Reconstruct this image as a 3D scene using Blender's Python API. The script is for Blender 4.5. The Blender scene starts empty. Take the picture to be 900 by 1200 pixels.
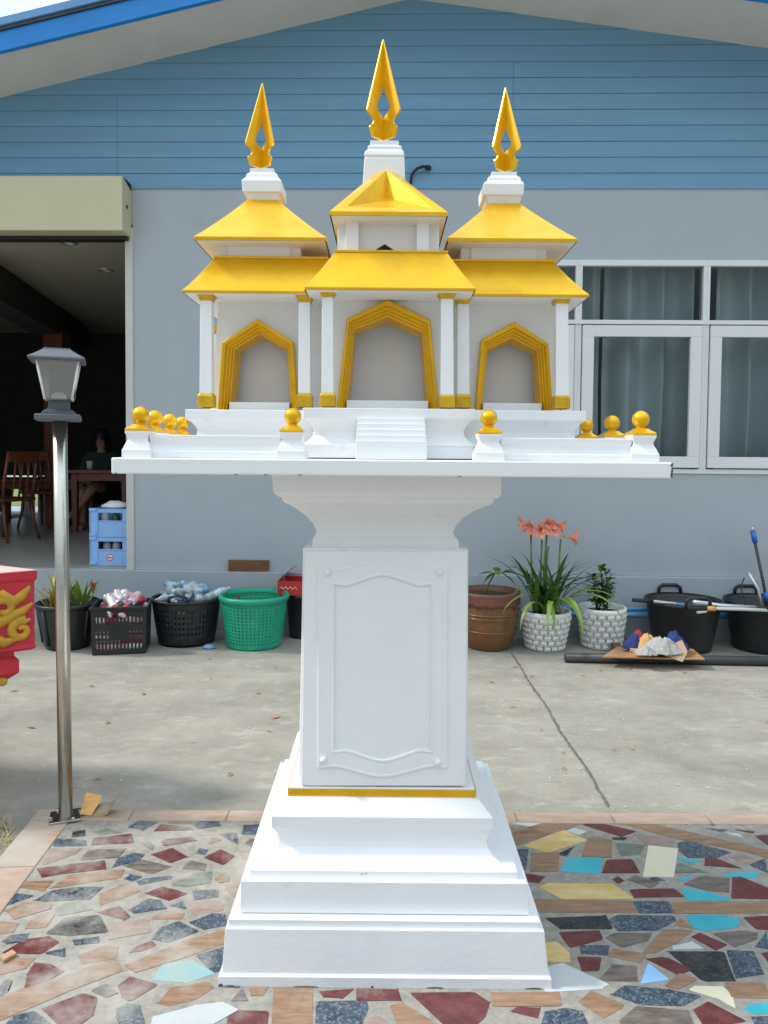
import bpy, bmesh, math, random
from mathutils import Vector, Matrix
random.seed(7)
S = bpy.context.scene
COL = S.collection
R = math.radians
# ------------------------------------------------------------------ camera model
HC, F, PITCH, ROLL = 1.45, 870.0, R(2.3), R(0.5)
SY = -35.0
fw = Vector((0, math.cos(PITCH), -math.sin(PITCH)))
up0 = Vector((0, math.sin(PITCH), math.cos(PITCH)))
rt = Vector((1, 0, 0))*math.cos(ROLL) + up0*math.sin(ROLL)
up = up0*math.cos(ROLL) - Vector((1, 0, 0))*math.sin(ROLL)
CAM = Vector((0, 0, HC))
def ray(u, v): return fw + rt*((u-450)/F) + up*((600-v+SY)/F)
def W(u, v, Y):
    d = ray(u, v); return CAM + d*(Y/d.y)
def G(u, v, z=0.0):
    d = ray(u, v); return CAM + d*((z-HC)/d.z)
cd = bpy.data.cameras.new('camera'); cam = bpy.data.objects.new('camera', cd); COL.objects.link(cam)
m3 = Matrix((rt, up, -fw)).transposed()
cam.matrix_world = Matrix.Translation(CAM) @ m3.to_4x4()
cd.sensor_fit = 'VERTICAL'; cd.sensor_height = 36; cd.sensor_width = 27
cd.lens = F/1200*36; cd.shift_y = SY/1200; cd.clip_end = 800; cd.clip_start = 0.05
S.camera = cam
# ------------------------------------------------------------------ materials
def mat(name, col, rough=.5, metal=0.0, var=.12, scale=6.0, bump=.0, bscale=60.0, dirt=None, dscale=2.0, dlo=.5, dhi=.7, damt=.6, spec=.5, alpha=None, trans=0, coat=0, stretch=None):
    m = bpy.data.materials.new(name); m.use_nodes = True
    nt = m.node_tree; N = nt.nodes; L = nt.links
    b = N['Principled BSDF']
    b.inputs['Roughness'].default_value = rough; b.inputs['Metallic'].default_value = metal
    b.inputs['Specular IOR Level'].default_value = spec
    if trans: b.inputs['Transmission Weight'].default_value = trans
    if coat: b.inputs['Coat Weight'].default_value = coat; b.inputs['Coat Roughness'].default_value = .1
    tc = N.new('ShaderNodeTexCoord'); src = tc.outputs['Object']
    if stretch:
        mp = N.new('ShaderNodeMapping'); mp.inputs['Scale'].default_value = stretch; L.new(src, mp.inputs['Vector']); src = mp.outputs['Vector']
    nz = N.new('ShaderNodeTexNoise'); nz.inputs['Scale'].default_value = scale; nz.inputs['Detail'].default_value = 6
    nz.inputs['Roughness'].default_value = .65
    L.new(src, nz.inputs['Vector'])
    cr = N.new('ShaderNodeValToRGB'); cr.color_ramp.elements[0].position = .3; cr.color_ramp.elements[1].position = .7
    c = Vector(col[:3])
    lo = c*(1-var); hi = c*(1+var)
    cr.color_ramp.elements[0].color = (*lo, 1); cr.color_ramp.elements[1].color = (*[min(1, x) for x in hi], 1)
    L.new(nz.outputs['Fac'], cr.inputs['Fac']); out = cr.outputs['Color']
    if dirt:
        n2 = N.new('ShaderNodeTexNoise'); n2.inputs['Scale'].default_value = dscale; n2.inputs['Detail'].default_value = 9; n2.inputs['Roughness'].default_value = .7
        L.new(src, n2.inputs['Vector'])
        mr = N.new('ShaderNodeMapRange'); mr.inputs['From Min'].default_value = dlo; mr.inputs['From Max'].default_value = dhi
        mr.inputs['To Max'].default_value = damt
        L.new(n2.outputs['Fac'], mr.inputs['Value'])
        mx = N.new('ShaderNodeMixRGB'); mx.inputs['Color2'].default_value = (*dirt, 1)
        L.new(mr.outputs['Result'], mx.inputs['Fac']); L.new(out, mx.inputs['Color1']); out = mx.outputs['Color']
    L.new(out, b.inputs['Base Color'])
    if bump:
        n3 = N.new('ShaderNodeTexNoise'); n3.inputs['Scale'].default_value = bscale; n3.inputs['Detail'].default_value = 8
        L.new(src, n3.inputs['Vector'])
        bp = N.new('ShaderNodeBump'); bp.inputs['Strength'].default_value = bump; bp.inputs['Distance'].default_value = .01
        L.new(n3.outputs['Fac'], bp.inputs['Height']); L.new(bp.outputs['Normal'], b.inputs['Normal'])
    return m
def glassmat(name, tint=(1, 1, 1), gl=.12, rough=.02, tr=1.0, ior=1.5, milk=0):
    m = bpy.data.materials.new(name); m.use_nodes = True
    nt = m.node_tree; N = nt.nodes; L = nt.links
    for n in list(N):
        if n.type != 'OUTPUT_MATERIAL': N.remove(n)
    o = [n for n in N if n.type == 'OUTPUT_MATERIAL'][0]
    t = N.new('ShaderNodeBsdfTransparent'); t.inputs['Color'].default_value = (*[x*tr for x in tint], 1)
    g = N.new('ShaderNodeBsdfGlossy'); g.inputs['Roughness'].default_value = rough
    fr = N.new('ShaderNodeFresnel'); fr.inputs['IOR'].default_value = ior
    ad = N.new('ShaderNodeMath'); ad.operation = 'ADD'; ad.inputs[1].default_value = gl; ad.use_clamp = True
    L.new(fr.outputs[0], ad.inputs[0])
    mx = N.new('ShaderNodeMixShader'); L.new(ad.outputs[0], mx.inputs['Fac']); L.new(t.outputs[0], mx.inputs[1]); L.new(g.outputs[0], mx.inputs[2])
    last = mx.outputs[0]
    if milk:
        df = N.new('ShaderNodeBsdfTranslucent'); df.inputs['Color'].default_value = (.9, .92, .92, 1); d2 = N.new('ShaderNodeBsdfDiffuse'); d2.inputs['Color'].default_value = (.85, .87, .87, 1)
        a2 = N.new('ShaderNodeMixShader'); a2.inputs['Fac'].default_value = .5; L.new(df.outputs[0], a2.inputs[1]); L.new(d2.outputs[0], a2.inputs[2])
        nz = N.new('ShaderNodeTexNoise'); nz.inputs['Scale'].default_value = 5; mp = N.new('ShaderNodeMapRange'); mp.inputs['To Min'].default_value = milk*.5; mp.inputs['To Max'].default_value = milk*1.5; L.new(nz.outputs['Fac'], mp.inputs['Value'])
        m2 = N.new('ShaderNodeMixShader'); L.new(mp.outputs['Result'], m2.inputs['Fac']); L.new(last, m2.inputs[1]); L.new(a2.outputs[0], m2.inputs[2]); last = m2.outputs[0]
    L.new(last, o.inputs['Surface'])
    return m
M = {}
M['white'] = mat('white_paint', (.80, .805, .81), .42, var=.03, scale=3, bump=.10, bscale=45, dirt=(.58, .57, .54), dscale=9, dlo=.60, dhi=.80, damt=.55)
M['gold'] = mat('gold_paint', (.79, .44, .006), .28, metal=.48, var=.10, scale=9, bump=.07, bscale=28, dirt=(.60, .30, .005), dscale=14, dlo=.56, dhi=.75, damt=.5)
M['golddark'] = mat('old_gold_paint', (.60, .36, .006), .42, metal=.3, var=.2, scale=40, bump=.15, bscale=60)
M['chip'] = mat('bare_chip', (.10, .10, .10), .8)
M['wall'] = mat('grey_wall_paint', (.385, .432, .465), .75, var=.035, scale=1.2, bump=.08, bscale=90, dirt=(.29, .325, .35), dscale=1.1, dlo=.5, dhi=.75, damt=.5)
M['siding'] = mat('blue_siding', (.135, .31, .465), .5, var=.10, scale=1.4, bump=.06, bscale=14, stretch=(.25, 1, 5), dirt=(.16, .29, .38), dscale=1.6, dlo=.45, dhi=.7, damt=.6)
M['soffit'] = mat('soffit_board', (.66, .64, .60), .7, var=.05, scale=1.0, dirt=(.5, .49, .46), dscale=.8, damt=.6)
M['fascia'] = mat('blue_fascia', (.010, .23, .66), .4, var=.08, scale=2)
M['roofedge'] = mat('pale_blue_roof_edge', (.13, .33, .60), .4, var=.08, scale=2)
M['cream'] = mat('cream_shutter_box', (.56, .53, .35), .55, var=.04, scale=2, dirt=(.62, .6, .45), dscale=3, dlo=.62, dhi=.8)
M['jamb'] = mat('pale_jamb', (.55, .55, .53), .6, var=.05)
M['frame'] = mat('window_frame_white', (.72, .73, .73), .45, var=.03, scale=3, dirt=(.55, .54, .5), dscale=5, dlo=.6, dhi=.8)
M['glass'] = glassmat('window_glass', (.84, .885, .885), .0, .015, ior=1.38)
M['curtain'] = mat('grey_curtain', (.66, .71, .74), .9, var=.05, scale=3, bump=.1, bscale=300)
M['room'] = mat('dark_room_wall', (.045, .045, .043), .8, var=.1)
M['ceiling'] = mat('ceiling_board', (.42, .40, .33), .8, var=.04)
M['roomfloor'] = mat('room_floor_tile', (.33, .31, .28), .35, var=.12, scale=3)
M['wood'] = mat('red_brown_wood', (.16, .052, .026), .35, var=.35, scale=8, stretch=(1, 8, 8), bump=.05)
M['darkwood'] = mat('dark_wood', (.055, .03, .02), .4, var=.3, scale=8)
M['lightwood'] = mat('orange_wood', (.42, .22, .10), .5, var=.25, scale=10, stretch=(1, 6, 6))
M['ground'] = None
M['black'] = mat('black_plastic', (.018, .020, .022), .42, var=.25, scale=12, dirt=(.07, .066, .06), dscale=5, dlo=.58, dhi=.8, damt=.35)
M['green'] = mat('green_plastic', (.010, .34, .20), .4, var=.15, scale=8, dirt=(.30, .38, .33), dscale=7, dlo=.6, dhi=.75, damt=.5)
M['potwhite'] = mat('white_pot', (.82, .82, .79), .5, var=.06, scale=15, dirt=(.40, .37, .31), dscale=8, dlo=.56, dhi=.75, damt=.6)
M['brown'] = mat('brown_glaze', (.20, .08, .022), .28, var=.35, scale=9, dirt=(.09, .075, .03), dscale=5, dlo=.45, dhi=.65, damt=.8, coat=.3)
M['rim'] = mat('terracotta_rim', (.155, .062, .042), .5, var=.2, scale=12)
M['soil'] = mat('soil', (.06, .04, .028), .95, var=.4, scale=30, bump=.5)
M['leaf'] = mat('green_leaf', (.06, .15, .022), .45, var=.4, scale=14)
M['leafdark'] = mat('dark_leaf', (.03, .075, .022), .4, var=.4, scale=14)
M['leaflight'] = mat('light_leaf', (.16, .26, .045), .45, var=.3, scale=14)
M['brom'] = mat('bromeliad_leaf', (.46, .37, .06), .45, var=.55, scale=16)
M['bromred'] = mat('bromeliad_red', (.40, .15, .05), .5, var=.4, scale=16)
M['stem'] = mat('green_stem', (.10, .17, .05), .5, var=.25, scale=12)
M['petal'] = mat('coral_petal', (.86, .30, .21), .5, var=.25, scale=40)
M['steel'] = mat('brushed_steel', (.50, .48, .43), .26, metal=1.0, var=.1, scale=20, dirt=(.30, .24, .17), dscale=4, dlo=.62, dhi=.8, damt=.5)
M['lampgrey'] = mat('lamp_grey_plastic', (.095, .10, .12), .5, var=.1)
M['lampdark'] = mat('lamp_dark_plastic', (.055, .06, .075), .45, var=.15)
M['lampglass'] = glassmat('lamp_glass', (.93, .95, .95), .06, .12, milk=.12)
M['frost'] = mat('frosted_core', (.72, .73, .72), .6, var=.06)
M['card'] = mat('cardboard', (.42, .28, .17), .85, var=.15, scale=9)
M['cardlight'] = mat('light_wood_scrap', (.66, .36, .13), .8, var=.2, scale=20, stretch=(1, 6, 1))
M['paper'] = mat('grey_brown_paper', (.36, .275, .19), .9, var=.12, scale=9)
M['block'] = mat('wood_block', (.17, .075, .035), .7, var=.35, scale=10, stretch=(1, 5, 5))
M['redpaint'] = mat('red_paint', (.52, .018, .040), .5, var=.15, scale=10, dirt=(.35, .06, .06), dscale=8)
M['pinkpaint'] = mat('faded_red_top', (.58, .40, .36), .7, var=.1, scale=6)
M['scroll'] = mat('gold_scroll', (.50, .275, .018), .5, var=.18, scale=20)
M['redbox'] = mat('red_carton', (.50, .025, .03), .6, var=.12)
M['ivory'] = mat('ivory_ink', (.72, .6, .3), .7, var=.05)
M['bluecrate'] = mat('blue_crate', (.27, .50, .85), .45, var=.06, scale=6)
M['bottlegreen'] = mat('green_bottle', (.01, .12, .045), .15, var=.2)
M['bottleclear'] = mat('bottle_silver', (.55, .58, .58), .25, var=.2)
M['logo'] = mat('red_logo', (.65, .05, .06), .5)
M['plainwhite'] = mat('plain_white', (.78, .78, .77), .6, var=.03)
M['pet'] = mat('clear_pet', (.72, .86, .95), .12, var=.25, scale=30, trans=.45)
M['petblue'] = mat('blue_pet', (.32, .55, .80), .15, var=.25, scale=30, trans=.4)
M['capblue'] = mat('pale_cap', (.40, .55, .72), .4)
M['label'] = mat('bottle_label', (.55, .70, .85), .5, var=.3, scale=30)
M['canpink'] = mat('pink_can', (.80, .42, .47), .35, metal=.3, var=.5, scale=18)
M['canred'] = mat('red_can', (.60, .06, .08), .35, metal=.3, var=.6, scale=22)
M['canwhite'] = mat('white_can', (.75, .73, .72), .35, metal=.3, var=.15, scale=18)
M['bluepipe'] = mat('blue_pipe', (.10, .33, .58), .4, var=.1)
M['greypipe'] = mat('grey_pipe', (.045, .045, .048), .5, var=.2)
M['whitepipe'] = mat('white_pipe', (.55, .56, .55), .5, var=.1)
M['alu'] = mat('aluminium_tool', (.62, .64, .65), .35, metal=.7, var=.12, scale=14)
M['bluetool'] = mat('blue_handle', (.02, .16, .55), .4, var=.1)
M['cloth'] = mat('grey_cloth', (.40, .39, .37), .95, var=.18, scale=20, bump=.4, bscale=120)
M['navy'] = mat('navy_cloth', (.02, .045, .17), .9, var=.3, scale=20)
M['cloud_red'] = mat('red_cloth', (.45, .04, .06), .9, var=.2)
M['bottlered'] = mat('dark_red_glass', (.10, .012, .012), .3)
M['skin'] = mat('skin', (.42, .25, .17), .5, var=.06)
M['hair'] = mat('black_hair', (.012, .010, .010), .5)
M['shirt'] = mat('dark_teal_shirt', (.03, .05, .05), .9)
M['shorts'] = mat('black_shorts', (.015, .016, .02), .9)
M['cup'] = mat('cup_white', (.6, .62, .62), .4)
M['rubber'] = mat('black_rubber', (.014, .014, .016), .55)
M['grass'] = mat('grass', (.13, .17, .03), .9, var=.4, scale=4)
M['drygrass'] = mat('dry_grass', (.42, .34, .16), .9, var=.3, scale=10)
M['pebble'] = mat('pebbles', (.55, .53, .49), .8, var=.3, scale=30)
M['crack'] = mat('crack_fill', (.13, .12, .10), .95, var=.5, scale=60)
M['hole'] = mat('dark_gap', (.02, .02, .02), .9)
# ------------------------------------------------------------------ mesh builder
ORG = {}
class MB:
    def __init__(s): s.v = []; s.f = []; s.mi = []; s.sm = []
    def add(s, vs, fs, mi=0, sm=False):
        o = len(s.v); s.v += [Vector(x) for x in vs]
        for f in fs: s.f.append([o+i for i in f]); s.mi.append(mi); s.sm.append(sm)
        return s
    def box(s, x0, x1, y0, y1, z0, z1, mi=0):
        v = [(x0, y0, z0), (x1, y0, z0), (x1, y1, z0), (x0, y1, z0), (x0, y0, z1), (x1, y0, z1), (x1, y1, z1), (x0, y1, z1)]
        return s.add(v, [(0, 3, 2, 1), (4, 5, 6, 7), (0, 1, 5, 4), (1, 2, 6, 5), (2, 3, 7, 6), (3, 0, 4, 7)], mi)
    def loft(s, rings, caps=(True, True), mi=0, sm=False, closed=True):
        n = len(rings[0]); vs = [p for r in rings for p in r]; fs = []
        for i in range(len(rings)-1):
            for j in range(n if closed else n-1):
                k = (j+1) % n
                fs.append((i*n+j, i*n+k, (i+1)*n+k, (i+1)*n+j))
        if caps[0]: fs.append(tuple(range(n))[::-1])
        if caps[1]: fs.append(tuple(range((len(rings)-1)*n, len(rings)*n)))
        return s.add(vs, fs, mi, sm)
    def rect(s, rings, **k):   # rings: (x0,x1,y0,y1,z)
        return s.loft([[(a, c, z), (b, c, z), (b, d, z), (a, d, z)] for a, b, c, d, z in rings], **k)
    def lathe(s, cx, cy, prof, n=24, caps=(True, True), mi=0, sm=True):
        return s.loft([[(cx+r*math.cos(2*math.pi*j/n), cy+r*math.sin(2*math.pi*j/n), z) for j in range(n)] for r, z in prof], caps=caps, mi=mi, sm=sm)
    def tube(s, pts, rad, n=10, mi=0, caps=(True, True)):
        pts = [Vector(p) for p in pts]; rings = []
        if not hasattr(rad, '__len__'): rad = [rad]*len(pts)
        t0 = (pts[1]-pts[0]).normalized()
        a = t0.orthogonal().normalized()
        for i, p in enumerate(pts):
            t = ((pts[min(i+1, len(pts)-1)]-pts[max(i-1, 0)])).normalized()
            a = (a - t*a.dot(t)).normalized(); b = t.cross(a)
            rings.append([p+(a*math.cos(2*math.pi*j/n)+b*math.sin(2*math.pi*j/n))*rad[i] for j in range(n)])
        return s.loft(rings, caps=caps, mi=mi, sm=True)
    def sphere(s, c, r, n=16, m=10, mi=0, sc=(1, 1, 1)):
        c = Vector(c); rings = []
        for i in range(m+1):
            th = math.pi*i/m; rr = max(math.sin(th), .002)*r
            rings.append([c+Vector((rr*math.cos(2*math.pi*j/n)*sc[0], rr*math.sin(2*math.pi*j/n)*sc[1], -r*math.cos(th)*sc[2])) for j in range(n)])
        return s.loft(rings, mi=mi, sm=True)
    def prism(s, poly, d, mi=0):   # poly list of 3D points, extruded by vector d
        d = Vector(d); a = [Vector(p) for p in poly]
        return s.loft([a, [p+d for p in a]], mi=mi)
    def build(s, name, m, parent=None, org=None, bevel=0, solid=0, recalc=True, sub=0, seg=2):
        if org is None: org = ORG.get(parent.name, Vector((0, 0, 0))) if parent else Vector((0, 0, 0))
        org = Vector(org)
        me = bpy.data.meshes.new(name)
        me.from_pydata([tuple(p-org) for p in s.v], [], s.f)
        ms = m if isinstance(m, (list, tuple)) else [m]
        for x in ms: me.materials.append(x)
        for p, mi, sm in zip(me.polygons, s.mi, s.sm): p.material_index = mi; p.use_smooth = sm
        if recalc:
            bm = bmesh.new(); bm.from_mesh(me); bmesh.ops.recalc_face_normals(bm, faces=bm.faces); bm.to_mesh(me); bm.free()
        me.update()
        o = bpy.data.objects.new(name, me); COL.objects.link(o)
        if parent: o.parent = parent
        else: o.location = org
        ORG[o.name] = org
        if solid:
            q = o.modifiers.new('solid', 'SOLIDIFY'); q.thickness = solid; q.offset = 0
        if bevel:
            q = o.modifiers.new('bevel', 'BEVEL'); q.width = bevel; q.segments = seg; q.limit_method = 'ANGLE'; q.angle_limit = R(40)
            q.harden_normals = False
        if sub:
            q = o.modifiers.new('sub', 'SUBSURF'); q.levels = sub; q.render_levels = sub
        return o
def tag(o, label, cat, group=None):
    o['label'] = label; o['category'] = cat
    if group: o['group'] = group
    return o
def thing(name, label, cat, loc=(0, 0, 0), group=None, local=False):
    o = bpy.data.objects.new(name, None); COL.objects.link(o); o.location = loc; o.empty_display_size = .1
    ORG[o.name] = Vector((0, 0, 0)) if local else Vector(loc)
    return tag(o, label, cat, group)
def struct(o): o['kind'] = 'structure'; return o
def stuff(o, label=None):
    o['kind'] = 'stuff'
    if label: o['label'] = label
    return o
def dup(o, parent=None, **k):
    c = o.copy(); COL.objects.link(c)
    if parent: c.parent = parent
    for ch in [x for x in SNAP if x.parent == o]: dup(ch, c)
    for a, b in k.items():
        if a in ('label', 'group'): c[a] = b
        else: setattr(c, a, b)
    return c
SNAP = []
def snap():
    global SNAP
    SNAP = list(COL.objects)
# ------------------------------------------------------------------ world and sun
wd = bpy.data.worlds.new('World'); S.world = wd; wd.use_nodes = True
N = wd.node_tree.nodes; L = wd.node_tree.links
bg = N['Background']; bg.inputs['Strength'].default_value = .098
sky = N.new('ShaderNodeTexSky'); sky.sky_type = 'NISHITA'; sky.sun_disc = False
SUN_TO = Vector((-.72, .03, .72)).normalized()
sky.sun_elevation = math.asin(SUN_TO.z); sky.sun_rotation = math.atan2(SUN_TO.x, SUN_TO.y)
sky.dust_density = 3.0; sky.air_density = 1.0; sky.ozone_density = 1.0
mx = N.new('ShaderNodeMixRGB'); mx.inputs['Color2'].default_value = (6.6, 6.7, 6.9, 1)
tc = N.new('ShaderNodeTexCoord'); nz = N.new('ShaderNodeTexNoise'); nz.inputs['Scale'].default_value = 2.2; nz.inputs['Detail'].default_value = 6
mr = N.new('ShaderNodeMapRange'); mr.inputs['From Min'].default_value = .35; mr.inputs['From Max'].default_value = .6; mr.inputs['To Min'].default_value = .86; mr.inputs['To Max'].default_value = .97
L.new(tc.outputs['Generated'], nz.inputs['Vector']); L.new(nz.outputs['Fac'], mr.inputs['Value']); L.new(mr.outputs['Result'], mx.inputs['Fac'])
sz = N.new('ShaderNodeSeparateXYZ'); L.new(tc.outputs['Generated'], sz.inputs['Vector'])
mz = N.new('ShaderNodeMapRange'); mz.inputs['From Min'].default_value = 0; mz.inputs['From Max'].default_value = .9; mz.inputs['To Min'].default_value = .26; mz.inputs['To Max'].default_value = 1.55
L.new(sz.outputs['Z'], mz.inputs['Value'])
cm = N.new('ShaderNodeMixRGB'); cm.blend_type = 'MULTIPLY'; cm.inputs['Fac'].default_value = 1; cm.inputs['Color1'].default_value = (6.7, 7.75, 8.7, 1)
L.new(mz.outputs['Result'], cm.inputs['Color2']); L.new(cm.outputs['Color'], mx.inputs['Color2'])
L.new(sky.outputs['Color'], mx.inputs['Color1']); L.new(mx.outputs['Color'], bg.inputs['Color'])
sl = bpy.data.lights.new('sun', 'SUN'); sl.energy = 2.25; sl.angle = R(7); sl.color = (1, .97, .92)
so = bpy.data.objects.new('sun', sl); COL.objects.link(so); so.rotation_euler = SUN_TO.to_track_quat('Z', 'Y').to_euler(); so.location = (-5, 1, 8)
S.view_settings.view_transform = 'Standard'; S.view_settings.look = 'None'; S.view_settings.gamma = 1
S.view_settings.exposure = 0.68
# ------------------------------------------------------------------ ground
GZ = -.02
def ground_mat():
    m = bpy.data.materials.new('concrete_ground'); m.use_nodes = True
    nt = m.node_tree; N = nt.nodes; L = nt.links; b = N['Principled BSDF']; b.inputs['Roughness'].default_value = .8
    tc = N.new('ShaderNodeTexCoord')
    def noise(sc, det=8, st=(1, 1, 1), ro=.65):
        mp = N.new('ShaderNodeMapping'); mp.inputs['Scale'].default_value = st; L.new(tc.outputs['Object'], mp.inputs['Vector'])
        n = N.new('ShaderNodeTexNoise'); n.inputs['Scale'].default_value = sc; n.inputs['Detail'].default_value = det; n.inputs['Roughness'].default_value = ro
        L.new(mp.outputs['Vector'], n.inputs['Vector']); return n.outputs['Fac']
    def ramp(f, a, b_, ca, cb):
        r = N.new('ShaderNodeValToRGB'); r.color_ramp.elements[0].position = a; r.color_ramp.elements[1].position = b_
        r.color_ramp.elements[0].color = (*ca, 1); r.color_ramp.elements[1].color = (*cb, 1); L.new(f, r.inputs['Fac']); return r.outputs['Color']
    base = ramp(noise(1.6, 9, (1, 1.6, 1), .72), .33, .68, (.235, .218, .182), (.355, .33, .28))
    def mixc(fac, c1, c2, mode='MIX'):
        x = N.new('ShaderNodeMixRGB'); x.blend_type = mode; L.new(fac, x.inputs['Fac']); L.new(c1, x.inputs['Color1'])
        if isinstance(c2, tuple): x.inputs['Color2'].default_value = (*c2, 1)
        else: L.new(c2, x.inputs['Color2'])
        return x.outputs['Color']
    def mask(f, a, b_, t=1.0):
        r = N.new('ShaderNodeMapRange'); r.inputs['From Min'].default_value = a; r.inputs['From Max'].default_value = b_; r.inputs['To Max'].default_value = t; L.new(f, r.inputs['Value']); return r.outputs['Result']
    c = mixc(mask(noise(5, 10, (1, 1.8, 1), .75), .53, .68, .75), base, (.43, .40, .345))
    c = mixc(mask(noise(.9, 6), .52, .68, .7), c, (.185, .175, .15))
    c = mixc(mask(noise(42, 6), .60, .72, .5), c, (.17, .15, .12))
    c = mixc(mask(noise(9, 8, (.5, 2.4, 1)), .64, .74, .8), c, (.13, .10, .075))
    L.new(c, b.inputs['Base Color'])
    bp = N.new('ShaderNodeBump'); bp.inputs['Strength'].default_value = .35; bp.inputs['Distance'].default_value = .012
    L.new(noise(30, 10), bp.inputs['Height']); L.new(bp.outputs['Normal'], b.inputs['Normal'])
    return m
g = MB(); g.add([(-250, -250, GZ), (250, -250, GZ), (250, 400, GZ), (-250, 400, GZ)], [(0, 1, 2, 3)])
struct(g.build('ground', ground_mat()))
# expansion crack
pts = []
ca = G(600, 767, GZ); cb = G(714, 946, GZ); rnd = random.Random(3)
for i in range(60):
    t = i/59; p = ca.lerp(cb, t); p.x += .005*math.sin(t*17)+rnd.uniform(-.004, .004); pts.append(p)
g = MB(); vs = []
for p in pts:
    w = .004+rnd.uniform(0, .005); vs += [(p.x-w, p.y, GZ+.004), (p.x+w, p.y, GZ+.004)]
g.add(vs, [(2*i, 2*i+1, 2*i+3, 2*i+2) for i in range(59)])
struct(g.build('ground_crack', M['crack']))
# loose grit on the concrete
g = MB(); rnd = random.Random(11)
def pebble(mb, x, y, z, r):
    c = Vector((x, y, z+r*.4)); vs = [c+Vector((rnd.uniform(.6, 1.2)*r*a, rnd.uniform(.6, 1.2)*r*b_, r*.7*c_)) for a, b_, c_ in ((1, 0, 0), (-1, 0, 0), (0, 1, 0), (0, -1, 0), (0, 0, 1), (0, 0, -1))]
    mb.add(vs, [(0, 2, 4), (2, 1, 4), (1, 3, 4), (3, 0, 4), (2, 0, 5), (1, 2, 5), (3, 1, 5), (0, 3, 5)])
for i in range(520):
    t = rnd.random()
    if rnd.random() < .45:
        p = ca.lerp(cb, t); x = p.x+rnd.gauss(.0, .28); y = p.y+rnd.gauss(0, .1)
    else: x = rnd.uniform(-2.6, 2.8); y = rnd.uniform(3.08, 5.3)
    pebble(g, x, y, GZ, rnd.choice((.002, .003, .003, .004, .005, .006)))
o = stuff(g.build('pebbles', M['pebble']), 'pale grit scattered along the crack in the concrete yard'); o['category'] = 'pebbles'
g = MB()
for i in range(46):
    x = rnd.uniform(-2.6, 2.8); y = rnd.uniform(3.15, 5.2); a = rnd.uniform(0, 6.3); l = rnd.uniform(.01, .035); w = l*.35
    d = Vector((math.cos(a)*l, math.sin(a)*l, 0)); e = Vector((-math.sin(a)*w, math.cos(a)*w, 0)); c = Vector((x, y, GZ+.006))
    g.add([c-d, c+e+Vector((0, 0, .006)), c+d, c-e+Vector((0, 0, .003))], [(0, 1, 2, 3)])
o = stuff(g.build('dry_leaves', M['lightwood']), 'small dry leaf scraps scattered over the concrete yard'); o['category'] = 'leaves'
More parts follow.
